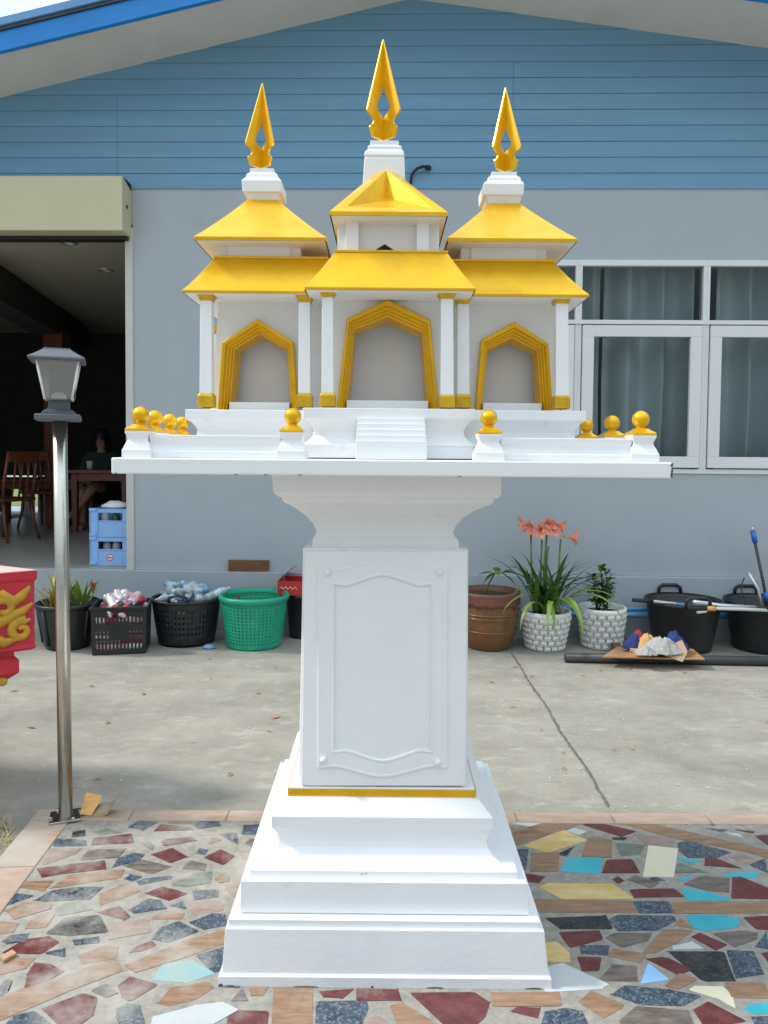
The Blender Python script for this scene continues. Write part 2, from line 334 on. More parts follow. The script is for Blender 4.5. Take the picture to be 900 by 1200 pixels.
# ------------------------------------------------------------------ crazy paving
def stone_mat(name, c1, c2, scale=25, rough=.28, streak=None, dust=1.0, fleck=None):
    m = bpy.data.materials.new(name); m.use_nodes = True
    nt = m.node_tree; N = nt.nodes; L = nt.links; b = N['Principled BSDF']
    tc = N.new('ShaderNodeTexCoord'); src = tc.outputs['Object']
    s2 = src
    if streak:
        mp = N.new('ShaderNodeMapping'); mp.inputs['Scale'].default_value = (1, streak, 1); mp.inputs['Rotation'].default_value = (0, 0, -.35); L.new(src, mp.inputs['Vector']); s2 = mp.outputs['Vector']
    n = N.new('ShaderNodeTexNoise'); n.inputs['Scale'].default_value = scale; n.inputs['Detail'].default_value = 8; n.inputs['Roughness'].default_value = .7; L.new(s2, n.inputs['Vector'])
    r = N.new('ShaderNodeValToRGB'); r.color_ramp.elements[0].position = .35; r.color_ramp.elements[1].position = .66
    r.color_ramp.elements[0].color = (*c1, 1); r.color_ramp.elements[1].color = (*c2, 1); L.new(n.outputs['Fac'], r.inputs['Fac']); out = r.outputs['Color']
    if fleck:
        vn = N.new('ShaderNodeTexVoronoi'); vn.inputs['Scale'].default_value = 190; L.new(src, vn.inputs['Vector'])
        sp = N.new('ShaderNodeSeparateColor'); L.new(vn.outputs['Color'], sp.inputs['Color'])
        mm = N.new('ShaderNodeMapRange'); mm.inputs['From Min'].default_value = .68; mm.inputs['From Max'].default_value = .9; mm.inputs['To Max'].default_value = .5; L.new(sp.outputs[0], mm.inputs['Value'])
        fx = N.new('ShaderNodeMixRGB'); fx.inputs['Color2'].default_value = (*fleck, 1); L.new(mm.outputs['Result'], fx.inputs['Fac']); L.new(out, fx.inputs['Color1']); out = fx.outputs['Color']
    # settled dust, heavier on the left of the patio
    dn = N.new('ShaderNodeTexNoise'); dn.inputs['Scale'].default_value = 3.2; dn.inputs['Detail'].default_value = 9; dn.inputs['Roughness'].default_value = .68; L.new(src, dn.inputs['Vector'])
    sx = N.new('ShaderNodeSeparateXYZ'); L.new(src, sx.inputs['Vector'])
    gx = N.new('ShaderNodeMapRange'); gx.inputs['From Min'].default_value = .5; gx.inputs['From Max'].default_value = -.5; gx.inputs['To Min'].default_value = -.22; gx.inputs['To Max'].default_value = .0; L.new(sx.outputs['X'], gx.inputs['Value'])
    ad = N.new('ShaderNodeMath'); L.new(dn.outputs['Fac'], ad.inputs[0]); L.new(gx.outputs['Result'], ad.inputs[1])
    dm = N.new('ShaderNodeMapRange'); dm.inputs['From Min'].default_value = .45; dm.inputs['From Max'].default_value = .66; dm.inputs['To Max'].default_value = .78*dust; L.new(ad.outputs[0], dm.inputs['Value'])
    dx = N.new('ShaderNodeMixRGB'); dx.inputs['Color2'].default_value = (.42, .395, .35, 1); L.new(dm.outputs['Result'], dx.inputs['Fac']); L.new(out, dx.inputs['Color1'])
    L.new(dx.outputs['Color'], b.inputs['Base Color'])
    rr = N.new('ShaderNodeMapRange'); rr.inputs['To Min'].default_value = rough; rr.inputs['To Max'].default_value = .75; L.new(dm.outputs['Result'], rr.inputs['Value']); L.new(rr.outputs['Result'], b.inputs['Roughness'])
    bp = N.new('ShaderNodeBump'); bp.inputs['Strength'].default_value = .1; bp.inputs['Distance'].default_value = .004; L.new(n.outputs['Fac'], bp.inputs['Height']); L.new(bp.outputs['Normal'], b.inputs['Normal'])
    return m
SM = {'m': stone_mat('maroon_stone', (.085, .018, .020), (.165, .050, .048), 22),
 'd': stone_mat('blue_granite', (.022, .035, .055), (.075, .10, .125), 30, fleck=(.26, .29, .32)),
 'k': stone_mat('black_stone', (.012, .013, .014), (.04, .042, .045), 20, fleck=(.10, .10, .10)),
 't': stone_mat('tan_stone', (.20, .112, .066), (.34, .215, .135), 9, streak=6),
 'g': stone_mat('green_grey_stone', (.10, .12, .10), (.20, .22, .18), 14, streak=3),
 's': stone_mat('grey_brown_stone', (.085, .07, .06), (.21, .17, .145), 14, streak=4),
 'p': stone_mat('pink_grey_stone', (.24, .16, .135), (.36, .27, .235), 12, streak=3),
 'C': stone_mat('pale_turquoise_tile', (.19, .37, .38), (.27, .44, .44), 5, dust=.9),
 'c': stone_mat('turquoise_tile', (.03, .32, .39), (.06, .41, .48), 5, dust=1.05),
 'w': stone_mat('white_tile', (.44, .46, .46), (.52, .54, .54), 4, dust=.5),
 'e': stone_mat('cream_tile', (.58, .53, .38), (.66, .61, .46), 4, dust=.5),
 'y': stone_mat('yellow_onyx', (.52, .34, .10), (.62, .50, .24), 6, streak=4, dust=.5),
 'b': stone_mat('pale_blue_tile', (.24, .45, .72), (.30, .52, .78), 4, dust=.3)}
order = list(SM)
mortar = stone_mat('mortar', (.20, .185, .16), (.33, .305, .265), 30, rough=.75)
Ls = """d 485,95 520,72 575,66 590,78 540,105|m 583,110 610,85 720,98 722,106|t 635,80 650,55 740,55 735,82|d 738,88 755,62 815,58 828,90 745,100|g 357,115 400,100 450,115 380,125|m 350,160 360,135 490,122 497,153|m 612,150 625,142 720,132 738,146 620,165|p 735,112 800,105 810,122 745,128|p 165,235 175,180 300,178 270,200|d 205,165 215,140 320,145 320,165|s 310,218 340,180 470,177 440,208|g 525,155 560,145 580,165 575,182|m 575,197 650,175 705,207 640,227|d 427,245 450,210 500,194 540,200 520,222|s 470,242 535,220 640,243 570,270|m 140,250 240,240 245,268 160,283|m 250,238 385,222 397,252 250,268|t 200,323 270,278 460,258 450,285|d 468,290 490,272 533,282 500,298|d 520,300 540,290 640,280 640,290 525,312|t 70,320 95,300 195,298 165,333|d 135,370 200,335 290,322 380,323 330,365 180,375|d 0,365 60,347 120,355 50,382 0,392|t 378,345 470,308 525,335 450,365 385,385|g 655,310 740,270 795,262 790,305 700,318|m 548,345 610,320 700,345 635,370|d 730,335 820,332 822,358 735,366|g 215,405 240,383 300,377 348,405 230,427|t 25,410 100,380 190,385 180,405 60,440|t 100,475 130,435 180,418 205,425 170,470|t 0,450 70,460 50,490 0,500|d 490,405 560,365 600,372 625,402 510,418|d 640,390 690,375 700,402|m 375,418 445,393 487,432 465,445|p 705,385 825,370 837,405 735,423|k 180,495 245,440 370,430 397,488 260,503|p 415,460 550,445 560,490 415,517|t 580,430 690,420 680,440 580,443|d 580,515 600,480 670,452 740,487 640,525|d 720,455 800,422 850,428 850,465 770,480|d 10,525 40,503 105,497 95,525 30,535|m 15,568 100,520 180,507 215,530 155,570|d 172,570 240,552 243,583|d 278,520 365,508 370,530 280,537|m 490,568 520,540 570,525 585,540 540,560|t 300,580 380,545 440,550 430,590 320,605|t 0,620 30,588 125,590 95,625 0,650|m 100,698 105,650 130,608 190,612 235,640 170,680|d 0,690 30,670 48,675 30,710 0,735|t 0,822 0,740 420,600 450,640 250,715|t 480,612 680,532 740,570 520,640|t 690,525 835,485 850,530 748,566|d 745,580 850,545 850,620 805,640|C 580,670 620,610 720,597 800,645 700,680|m 450,690 495,660 585,690 490,748 460,735|t 600,755 650,700 780,680 800,700 740,740 640,765|m 165,780 310,725 360,745 350,800 300,836 240,850|d 440,780 480,762 525,770 540,836 460,845 440,810|d 20,845 60,805 130,790 190,845|w 575,850 590,810 740,770 820,757 885,785 800,836|s 350,710 400,690 440,720 400,735|s 690,250 720,222 775,235 770,258|m 770,210 830,180 880,205 840,235|d 825,120 890,118 895,160"""
Rs = """w 35,72 125,58 140,68 90,83|t 25,105 130,75 250,55 310,60 50,145 30,140|y 75,147 200,98 280,130 150,170|w 215,98 240,90 280,100 255,112|m 278,80 310,68 447,100 400,117|t 270,185 290,125 365,130 366,188|t 370,60 440,60 900,165 900,195 830,170 590,125|g 385,140 480,148 460,178 400,182|k 370,121 420,121 410,128 375,128|e 477,250 495,152 590,162 575,252|d 598,140 640,135 765,172 720,187 630,188 600,165|d 560,65 640,68 620,78|d 655,70 725,65 720,80|d 730,72 790,68 812,80|m 790,95 850,100 850,106|w 755,105 800,108 815,122|d 690,90 760,95 740,100|p 450,110 580,130 570,150 490,148|d 40,165 85,162 75,225 50,235|k 185,178 240,152 215,183|t 100,175 185,175 182,235 95,235|c 197,235 225,188 330,192 325,243|m 338,240 355,200 435,198 458,240|g 582,240 597,208 690,240|c 600,190 680,202 650,207 605,202|m 685,215 690,190 720,190 805,225|p 765,185 800,178 880,200 850,215|d 840,215 890,195 900,240|c 730,250 800,240 870,240 850,260|s 620,280 670,254 765,262 765,305 700,300|c 590,265 645,250 620,270|m 780,325 782,260 810,258 900,295 900,328|m 75,245 140,255 120,275 80,270|s 425,265 450,252 530,275 500,290|d 500,262 515,253 550,265 520,270|y 130,290 160,280 360,280 430,328 200,328|m 438,300 570,295 610,322 450,325|c 612,298 640,295 768,325 760,335 630,335|t 110,333 440,338 458,376 130,372|d 447,340 555,340 575,376 465,376|t 562,340 900,342 900,378 582,378|k 150,395 340,388 362,430 200,432|d 364,402 400,385 570,390 580,405 520,435 400,438|t 580,420 605,397 640,430|c 628,388 720,385 800,400 790,425 700,437 650,430|m 820,395 900,390 900,432 860,430|m 195,445 320,440 333,465 230,493|s 352,462 380,447 500,448 490,470 405,493|t 483,513 540,437 640,442 600,470 520,510|w 580,490 640,475 680,500 580,503|m 642,460 670,447 755,485 720,505|s 720,447 800,439 862,445 855,468 790,490|d 857,495 895,442 900,497|y 140,480 180,478 225,515 225,543 140,540|d 262,488 358,490 350,522 270,515|t 360,525 375,502 480,520 460,545|k 567,512 745,515 783,605 680,605|m 490,535 550,530 640,570 590,585|d 762,507 850,510 882,585 792,595|m 880,515 900,512 900,545|m 255,530 330,530 325,570 270,573|s 330,605 370,555 450,560 455,608|b 470,617 495,552 560,605|w 120,575 205,552 350,620 330,632 150,645|t 555,625 600,585 655,605 600,637|d 375,655 420,628 560,640 660,662 600,693 480,690|e 637,640 660,627 740,628 775,660 785,698 720,665|t 758,617 880,615 900,650 900,668 785,665|m 650,705 700,682 820,745 690,765|c 818,705 840,690 900,685 900,722 850,722|d 845,735 900,730 900,765 860,765|t -30,650 180,648 187,692 -30,693|t 260,682 300,647 405,690 390,705 340,732|m 27,712 50,697 123,700 115,735|d 130,770 145,713 215,703 265,715 290,770|s 403,745 460,697 620,712 640,770 410,770"""
Ms = """m 75,620 100,610 165,612 160,655 75,655|t 182,560 270,560 265,655 180,655|d 285,590 395,588 400,600 380,655 285,655|m 290,565 365,560 340,580 300,578|m 378,560 470,560 478,585 380,585|t 455,600 480,592 560,640 480,650|m 510,570 650,570 685,590 670,625 640,650 590,645"""
stones = []
for txt, s_, ox, oy in ((Ls, 3.214, 0, 940), (Rs, 2.903, 590, 940), (Ms, 2.0, 230, 880)):
    for ln in txt.split('|'):
        a = ln.split(); stones.append((a[0], [G(ox+float(p.split(',')[0])/s_, oy+float(p.split(',')[1])/s_) for p in a[1:]]))
cents = [sum((p for p in ps), Vector())/len(ps) for k, ps in stones]
rnd = random.Random(5)
P0 = G(47, 949); Pl = G(-2, 1007); dl = (Pl-P0).normalized()
farY = P0.y
Pfl = P0+dl*3.4
tracedpts = [p for k, ps in stones for p in ps]+cents
def segd(p, a, b):
    ab = b-a; t = max(0, min(1, (p-a).dot(ab)/max(ab.dot(ab), 1e-9))); return (p-a-ab*t).length
def inside(p, ps):
    c = False
    for a, b in zip(ps, ps[1:]+ps[:1]):
        if (a.y > p.y) != (b.y > p.y) and p.x < (b.x-a.x)*(p.y-a.y)/(b.y-a.y)+a.x: c = not c
    return c
polys = [([c+(p-c)*1.09 for p in ps], c, max((p-c).length for p in ps)*1.1) for (k, ps), c in zip(stones, cents)]
for tries, rmin, rmax in ((900, .055, .10), (2600, .028, .075), (1500, .022, .05)):
    for _ in range(tries):
        c = Vector((rnd.uniform(-2.3, 2.3), rnd.uniform(.9, farY-.11), 0))
        lx = P0.x+(c.y-P0.y)*dl.x/dl.y
        if c.x < lx+.20 or (abs(c.x) < .43 and 1.98 < c.y < 2.80): continue
        r0 = rmax; ok = True
        for ps, cc, rr_ in polys:
            dd = (c-cc).length-rr_
            if dd > r0: continue
            if inside(c, ps): ok = False; break
            r0 = min(r0, min(segd(c, a, b) for a, b in zip(ps, ps[1:]+ps[:1]))-.007)
            if r0 < rmin: ok = False; break
        if not ok: continue
        n = rnd.choice((3, 4, 4, 5, 5)); ph = rnd.uniform(0, 6)
        ps = [c+Vector((math.cos(ph+6.283*i/n), math.sin(ph+6.283*i/n), 0))*r0*rnd.uniform(.85, 1.0) for i in range(n)]
        stones.append((rnd.choice('mmddtttgsspk'), [c+(p-c)/1.09 for p in ps])); polys.append((ps, c, r0))
pt = MB()
# mortar slab
edge = [P0, Vector((3.6, farY+.02, 0)), Vector((3.6, -2.0, 0)), Pfl+Vector((0, -2.0-Pfl.y if Pfl.y > -2 else 0, 0)), Pfl]
pt.loft([[Vector((p.x, p.y, GZ-.01)) for p in edge], [Vector((p.x, p.y, 0)) for p in edge]], caps=(False, True))
struct(pt.build('patio', mortar))
st = MB()
for k, ps in stones:
    c = sum(ps, Vector())/len(ps)
    # soften corners a touch and lift 3 mm
    q = []
    n = len(ps)
    for i in range(n):
        a, b_, d_ = ps[i-1], ps[i], ps[(i+1) % n]
        q += [b_.lerp(a, .07), b_.lerp(a, .012).lerp(b_.lerp(d_, .012), .5), b_.lerp(d_, .07)]
    q = [c+(p-c)*1.09+Vector((rnd.uniform(-.0025, .0025), rnd.uniform(-.0025, .0025), 0)) for p in q]
    z0 = .0008+rnd.uniform(0, .0010)
    top = [Vector((p.x, p.y, z0)) for p in q]; bot = [Vector((p.x, p.y, -.004)) for p in q]
    st.loft([bot, top], caps=(False, True), mi=order.index(k))
o = struct(st.build('paving_stones', [SM[k] for k in order]))
# border strip
bd = MB(); inn = Vector((1, 0, 0))
def strip(p, q, w, n, nrm):
    for i in range(n):
        a = p.lerp(q, i/n+.004/n); b_ = p.lerp(q, (i+1)/n-.01/n)
        q4 = [a, b_, b_+nrm*w, a+nrm*w]
        bd.loft([[Vector((v.x, v.y, GZ-.005)) for v in q4], [Vector((v.x, v.y, .004)) for v in q4]], caps=(False, True))
strip(P0, Vector((3.6, farY+.02, 0)), .085, 13, Vector((0, -1, 0)))
nl = Vector((-dl.y, dl.x, 0));
if nl.x < 0: nl = -nl
strip(P0+dl*.09, Pfl, .15, 10, nl)
struct(bd.build('patio_border', stone_mat('peach_border', (.35, .25, .185), (.46, .345, .27), 8, streak=3, rough=.5), bevel=.003))
# ------------------------------------------------------------------ SPIRIT HOUSE (white and gold shrine)
CY = 2.407
sh = thing('spirit_house', 'white spirit house with three gold tiered roofs on a tall stepped pedestal', 'shrine', (0.0, CY, 0))
def halfring(xl, xr, v, z=None):
    Y = CY-.4
    for _ in range(12):
        if z is None:
            a = W(xl, v, Y); b_ = W(xr, v, Y); zz = (a.z+b_.z)/2
        else:
            zz = z
            # solve v so that z matches
            lo, hi = 100., 1300.
            for _ in range(30):
                mid = (lo+hi)/2
                if W((xl+xr)/2, mid, Y).z > zz: lo = mid
                else: hi = mid
            a = W(xl, lo, Y); b_ = W(xr, lo, Y)
        h = (b_.x-a.x)/2; Y = CY-h
    cx = (a.x+b_.x)/2
    return (cx-h, cx+h, CY-h, CY+h, zz)
def profile(lst):
    out = []; z = None
    for xl, xr, v in lst:
        r = halfring(xl, xr, v, out[-1][4] if v is None else None); out.append(r)
    return out
base = profile([(256, 647, 1158), (256, 646.5, 1146), (260, 643, 1142), (264, 638, 1090), (267.5, 632.5, None), (267.5, 632.5, 1079), (281, 620, None), (282, 618, 1034), (292, 607, None), (292, 607, 1021), (310, 587, None), (310, 587, 1011), (318, 579, 1003), (325, 572, 993), (327, 570, 985), (324, 573, 976), (318, 578, 971), (318, 578, 958), (332, 562, 937), (339, 556, 933)])
base[0] = base[0][:4]+(-.001,)
g6 = base[6]; gi = tuple(a+d for a, d in zip(g6[:4], (.006, -.006, .006, -.006)))
base[6:7] = [gi+(g6[4],), gi+(g6[4]+.0035,), g6[:4]+(g6[4]+.0035,)]
zt = base[-1][4]
ped = MB(); ped.rect(base)
pedo = ped.build('pedestal_base', M['white'], sh, bevel=.0025)
def chip(x, y, z, w, h):
    t = MB(); a = [(x-w*.5, z-h*.3), (x-w*.1, z-h*.5), (x+w*.5, z-h*.4), (x+w*.35, z+h*.3), (x+w*.05, z+h*.5), (x-w*.35, z+h*.2)]
    t.prism([(p, y-.0012, q) for p, q in a], (0, .01, 0)); t.build('paint_chip', M['chip'], pedo)
b0 = base[0]
chip(b0[0]+.006, b0[2], .004, .014, .009); chip(b0[0]+.03, b0[2], .0025, .03, .004); chip(-.02, b0[2], .003, .008, .006); chip(b0[1]-.05, b0[2], .002, .05, .004); chip(-.2, b0[2], .002, .07, .003); chip(.15, b0[2], .002, .05, .0035)
p_ = W(424, 1024, base[11][2]); chip(p_.x, base[11][2], p_.z, .006, .002); chip(p_.x+.012, base[11][2], p_.z+.001, .005, .002)
gb = profile([(338.5, 556.5, 934), (338.5, 556.5, 924.5)])
zb = gb[1][4]
gbm = MB(); r_ = gb[0]; gbm.rect([r_[:4]+(zt-.002,), r_[:4]+(zb+.004,)]); gbm.build('band_core', M['white'], pedo, bevel=.003)
gbm = MB(); i = -.002; gbm.rect([(r_[0]+i, r_[1]-i, r_[2]+i, r_[3]-i, z_) for z_ in (zt+.001, zb-.001)], caps=(False, False)); gbm.build('gold_band', M['gold'], pedo, solid=.002, recalc=False)
zb += .004
body = profile([(350, 547.5, 915), (355, 549, 643), (366, 538, None), (366, 538, 633), (369, 533, 628), (371, 531, 624), (367, 535, 615), (359, 543, 606), (349, 556, 598), (338, 570, 592), (333, 576, 590), (331, 578, 588), (330, 579, 584), (324, 585, 582), (320, 588, 578), (318, 588, 561)])
body[0] = body[0][:4]+(zb,)
slz = W(459, 558, 1.97).z
body[-1] = body[-1][:4]+(slz+.002,)
bd_ = MB(); bd_.rect(body); shaft = bd_.build('pedestal_shaft', M['white'], sh, bevel=.003)
# front panel plate with raised moulding
Yp = body[0][2]-.022; Yp1 = body[1][2]-.012
def PP(u, v, off=0): return W(u, v, Yp+(Yp1-Yp)*(915-v)/272.-off)
pl = MB()
poly = [PP(353, 921), PP(545.5, 921), PP(547.5, 646), PP(357, 646)]
pl.prism(poly, (0, .045, 0))
def bracket(xl, xr, yt, yb, bump, n=18, inset=0):
    top = []; bot = []
    for i in range(n+1):
        t = i/n; x = xl+(xr-xl)*t
        s_ = max(0, (min(t, 1-t)-.12)/.38)
        e = (3*s_*s_-2*s_**3)
        dip = 1.6*math.exp(-((min(t, 1-t)-.12)/.06)**2)
        top.append((x, yt-bump*e+dip)); bot.append((x, yb+bump*e-dip))
    return top, bot
def mould(xl, xr, yt, yb, bump, w, off):
    to, bo = bracket(xl, xr, yt, yb, bump); ti, bi = bracket(xl+w, xr-w, yt+w, yb-w, bump)
    out = [PP(x-2.5*(y-780)/130*0, y, 0) for x, y in to]+[PP(x, y, 0) for x, y in bo[::-1]]
    inn_ = [PP(x, y, 0) for x, y in ti]+[PP(x, y, 0) for x, y in bi[::-1]]
    d = Vector((0, -off, 0)); n = len(out)
    pl.loft([out, [p+d for p in out], [p+d for p in inn_], inn_], caps=(False, False))
mould(374, 523, 667, 898, 10.5, 16, .0045)
mould(372.5, 524.5, 665.5, 899.5, 10.5, 3, .0058)
mould(389, 508, 682, 882, 10.5, 3, .0066)
panel = pl.build('front_panel', M['white'], shaft, bevel=.002)
for u, v in ((384, 671), (515, 671), (379, 890), (513, 893)):
    q = MB(); c = PP(u, v, .006); ro = .0098
    q.loft([[c+Vector((math.cos(a*.5236)*r_, -d_, math.sin(a*.5236)*r_)) for a in range(12)] for r_, d_ in ((ro, -.005), (ro, .004), (ro*.75, .009), (ro*.3, .011))], sm=True)
    q.build('rosette', M['white'], shaft)
# table slab
slt = W(459, 539, 1.97).z
XL, XR = W(130, 548, 1.97).x, W(788, 548, 1.97).x
SB = 2.93
t = MB(); t.box(XL, XR, 1.97, SB, slz, slt); slab = t.build('table_top', M['white'], sh, bevel=.004)
for x, z, a, b_ in ((XR+.0006, slz+.018, .006, .012), (XR+.0006, slt-.006, .007, .004)):
    t = MB(); t.prism([(x-a, 1.969, z-b_), (x, 1.969, z-b_*1.4), (x+.0015, 1.969, z+b_), (x-a*.4, 1.969, z+b_*.8)], (0, .02, 0)); t.build('paint_chip', M['chip'], slab)
for x in (XL+.012, XL+.33, XL+.41, XL+.5, .2):
    t = MB(); t.prism([(x-.004, 1.969, slz-.0005), (x+.005, 1.969, slz-.0005), (x+.003, 1.969, slz+.002), (x-.001, 1.969, slz+.0015)], (0, .02, 0)); t.build('paint_chip', M['chip'], slab)
# balustrade posts
def post(cx, cy, half, zb_, scale=1.0):
    p = MB(); h = half; s_ = scale
    prof = [(h*1.03, 0), (h*1.03, .022), (h*.97, .024), (h*.90, .032), (h*.72, .046), (h*.70, .052), (h*.80, .062), (h*.86, .066), (h*.86, .072)]
    p.rect([(cx-a, cx+a, cy-a, cy+a, zb_+z*s_) for a, z in prof])
    o = p.build('balustrade_post', M['white'], sh, bevel=.0015)
    b_ = MB(); z0 = zb_+.072*s_
    b_.rect([(cx-a, cx+a, cy-a, cy+a, z0+z*s_) for a, z in ((h*.80, 0), (h*.86, .003), (h*.84, .007), (h*.55, .014), (h*.42, .019))])
    b_.lathe(cx, cy, [(.011*s_, z0+.017*s_), (.0125*s_, z0+.021*s_), (.010*s_, z0+.026*s_)], 16)
    b_.sphere((cx, cy, z0+.044*s_), .0235*s_, 24, 14)
    b_.build('ball_finial', M['gold'], o)
PF = 2.035
postsL = [(165, 1.0), (181.5, 1.09), (199, 1.19), (213.5, 1.28)]
postsR = [(750.5, 1.0), (717, 1.12), (687, 1.24)]
for lst in (postsL, postsR):
    for u, k in lst:
        Y = PF*k; p = W(u, 515, Y); post(p.x, Y, .038, slt)
PX2 = []
for u in (343, 572.5):
    p = W(u, 515, PF); PX2.append(p.x); post(p.x, PF, .038, slt)
# low balustrade walls
def lowwall(a, b_, hw=.020, ht=.062):
    a = Vector((a[0], a[1], 0)); b_ = Vector((b_[0], b_[1], 0)); d = (b_-a).normalized(); n = Vector((-d.y, d.x, 0))
    rings = []
    prof = [(hw*1.25, 0), (hw*1.25, .018), (hw*1.0, .021), (hw*.75, .032), (hw*.72, .040), (hw*1.0, .050), (hw*1.05, ht-.006), (hw*1.05, ht)]
    path = [(s*w, z) for s, pr in ((1, prof), (-1, prof[::-1])) for w, z in pr]
    w = MB(); w.loft([[p+n*x+Vector((0, 0, slt+z)) for x, z in path] for p in (a, b_)])
    w.build('balustrade_wall', M['white'], sh, bevel=.0015)
xl0 = W(165, 515, PF).x; xr0 = W(750.5, 515, PF).x
xl3 = W(213.5, 515, PF*1.28).x; xr3 = W(687, 515, PF*1.24).x
lowwall((xl0+.03, PF), (PX2[0]-.03, PF)); lowwall((PX2[1]+.03, PF), (xr0-.03, PF))
lowwall((xl0, PF+.03), (xl3, PF*1.28-.03)); lowwall((xr0, PF+.03), (xr3, PF*1.24-.03))
# temple base blocks
def block(ul, ur, vt, Y0, Y1, name):
    a = W(ul, vt, Y0); b_ = W(ur, vt, Y0); zt_ = (a.z+b_.z)/2; z0 = slt+.003; H = zt_-z0
    prof = [(0.004, 0), (.004, .24), (.000, .27), (.012, .33), (.026, .45), (.029, .55), (.024, .64), (.013, .74), (.004, .78), (.0, .80), (0, 1.0)]
    m_ = MB(); m_.rect([(a.x+i, b_.x-i, Y0+i, Y1-i, z0+H*t_) for i, t_ in prof]); m_.build(name, M['white'], sh, bevel=.002)
    return a.x, b_.x, zt_
YC0, YS0 = 2.115, 2.185
cbx = block(355, 557, 478.5, YC0, 2.70, 'temple_base')
lbx = block(217, 440, 480.5, YS0, 2.68, 'temple_base')
rbx = block(470, 687.5, 480.5, YS0, 2.68, 'temple_base')
zc, zs = cbx[2], (lbx[2]+rbx[2])/2
# steps
a = W(417.5, 489, 2.06); b_ = W(500, 489, 2.06); z1 = a.z; z0 = slt+.001
st_ = MB(); n = 5; rings = []
for i in range(n):
    za = z0+(z1-z0)*(.30+.70*(i)/n if i else 0); zb2 = z0+(z1-z0)*(.30+.70*(i+1)/n)
    if i == 0: za = z0
    y = 2.03+i*.016
    st_.box(a.x+.0015*i*0+.0007*i, b_.x-.0007*i, y, 2.14, za, zb2)
st_.build('steps', M['white'], sh, bevel=.0015)
# columns
def column(ul, ur, vt, vb, Y, wcap=3):
    p0 = W((ul+ur)/2, vb, Y); p1 = W((ul+ur)/2, vt, Y); px = Y/F
    w = (ur-ul)*px/2; x0, x1 = p0.x, p1.x; yc = Y+w
    zb_ = p0.z; zt_ = p1.z
    c = MB(); c.rect([(x0-w*1.04, x0+w*1.04, yc-w*1.04, yc+w*1.04, zb_), (x1-w*.94, x1+w*.94, yc-w*.94, yc+w*.94, zt_)])
    o = c.build('column', M['white'], sh, bevel=.0015)
    k = MB(); s_ = 9.2*px; z = zb_
    k.rect([(x0-s_, x0+s_, yc-s_, yc+s_, z), (x0-s_*.98, x0+s_*.98, yc-s_*.98, yc+s_*.98, z+13*px), (x0-s_*.78, x0+s_*.78, yc-s_*.78, yc+s_*.78, z+16.5*px), (x0-s_*.6, x0+s_*.6, yc-s_*.6, yc+s_*.6, z+17*px)])
    k.build('column_foot', M['golddark'], o, bevel=.002)
    k = MB(); s0 = (ur-ul)/2*px*1.0
    k.rect([(x1-s0*1.05, x1+s0*1.05, yc-s0*1.05, yc+s0*1.05, zt_-8*px), (x1-s0*1.12, x1+s0*1.12, yc-s0*1.12, yc+s0*1.12, zt_-5*px), (x1-s0*1.42, x1+s0*1.42, yc-s0*1.42, yc+s0*1.42, zt_-2*px), (x1-s0*1.42, x1+s0*1.42, yc-s0*1.42, yc+s0*1.42, zt_+.002)])
    k.build('capital', M['golddark'], o, bevel=.001)
YCc, YSc = 2.125, 2.205
column(377, 390.5, 340, 476.5, YCc); column(516.5, 531.5, 342, 478, YCc)
column(234, 248, 344, 477, YSc); column(349.5, 363.5, 346, 477, YSc)
column(536, 550, 348, 478, YSc); column(651.5, 666.5, 347.5, 479, YSc)
column(246, 257, 383, 488, 2.62)
column(642, 653, 385, 490, 2.62)
# walls with doorway
def hall(wall4, outer, inner, Y, depth, zfloor, sill):
    bl, tl, tr, br = [W(*p, Y) for p in wall4]
    po = [W(*p, Y) for p in outer]; pi = [W(*p, Y) for p in inner]
    for q in (bl, br, po[0], po[4], pi[0], pi[4]): q.z = zfloor-.001
    m_ = MB()
    V = [bl, tl, tr, br]+po
    back = Vector((0, depth, 0))
    m_.add(V, [(0, 1, 5, 4), (1, 6, 5), (1, 2, 6), (2, 7, 6), (2, 3, 8, 7)])
    # thickness of doorway and outer shell
    m_.add([bl, tl, bl+back, tl+back], [(0, 1, 3, 2)]); m_.add([br, tr, br+back, tr+back], [(0, 1, 3, 2)])
    m_.add([tl, tr, tl+back, tr+back], [(0, 1, 3, 2)]); m_.add([bl+back, tl+back, tr+back, br+back], [(0, 1, 2, 3)])
    m_.add([bl, br, bl+back, br+back], [(0, 1, 3, 2)])
    w = m_.build('hall_wall', M['white'], sh, recalc=False)
    # interior niche
    q = MB(); d = Vector((0, depth*.42, 0)); f2 = [p+Vector((0, .012, 0)) for p in po]; b2 = [p+d for p in po]
    q.loft([f2, b2], caps=(False, True), closed=False)
    q.build('niche', M['white'], w, recalc=False)
    # sill step
    s_ = MB(); za = W(*sill, Y-.005).z
    s_.box(pi[0].x-.004, pi[4].x+.004, Y-.012, Y+depth*.5, zfloor-.001, za); s_.build('sill', M['white'], w, bevel=.001)
    # stepped golden frame
    fr = MB(); K = 4; rings = []
    steps = [(0.0, .002), (0.0, -.026), (.05, -.030), (.30, -.030), (.36, -.014), (.48, -.014), (.53, .0), (.64, .0), (.69, .014), (.80, .014), (1.0, .075)]
    for t_, dy in steps:
        rings.append([a_.lerp(b_, t_)+Vector((0, dy, 0)) for a_, b_ in zip(po, pi)])
    fr.loft(rings, caps=(False, False), closed=False)
    # feet caps
    fr.add([r[0] for r in rings], [tuple(range(len(rings)))]); fr.add([r[4] for r in rings], [tuple(range(len(rings)))])
    fr.build('door_frame', M['gold'], w, bevel=.0012)
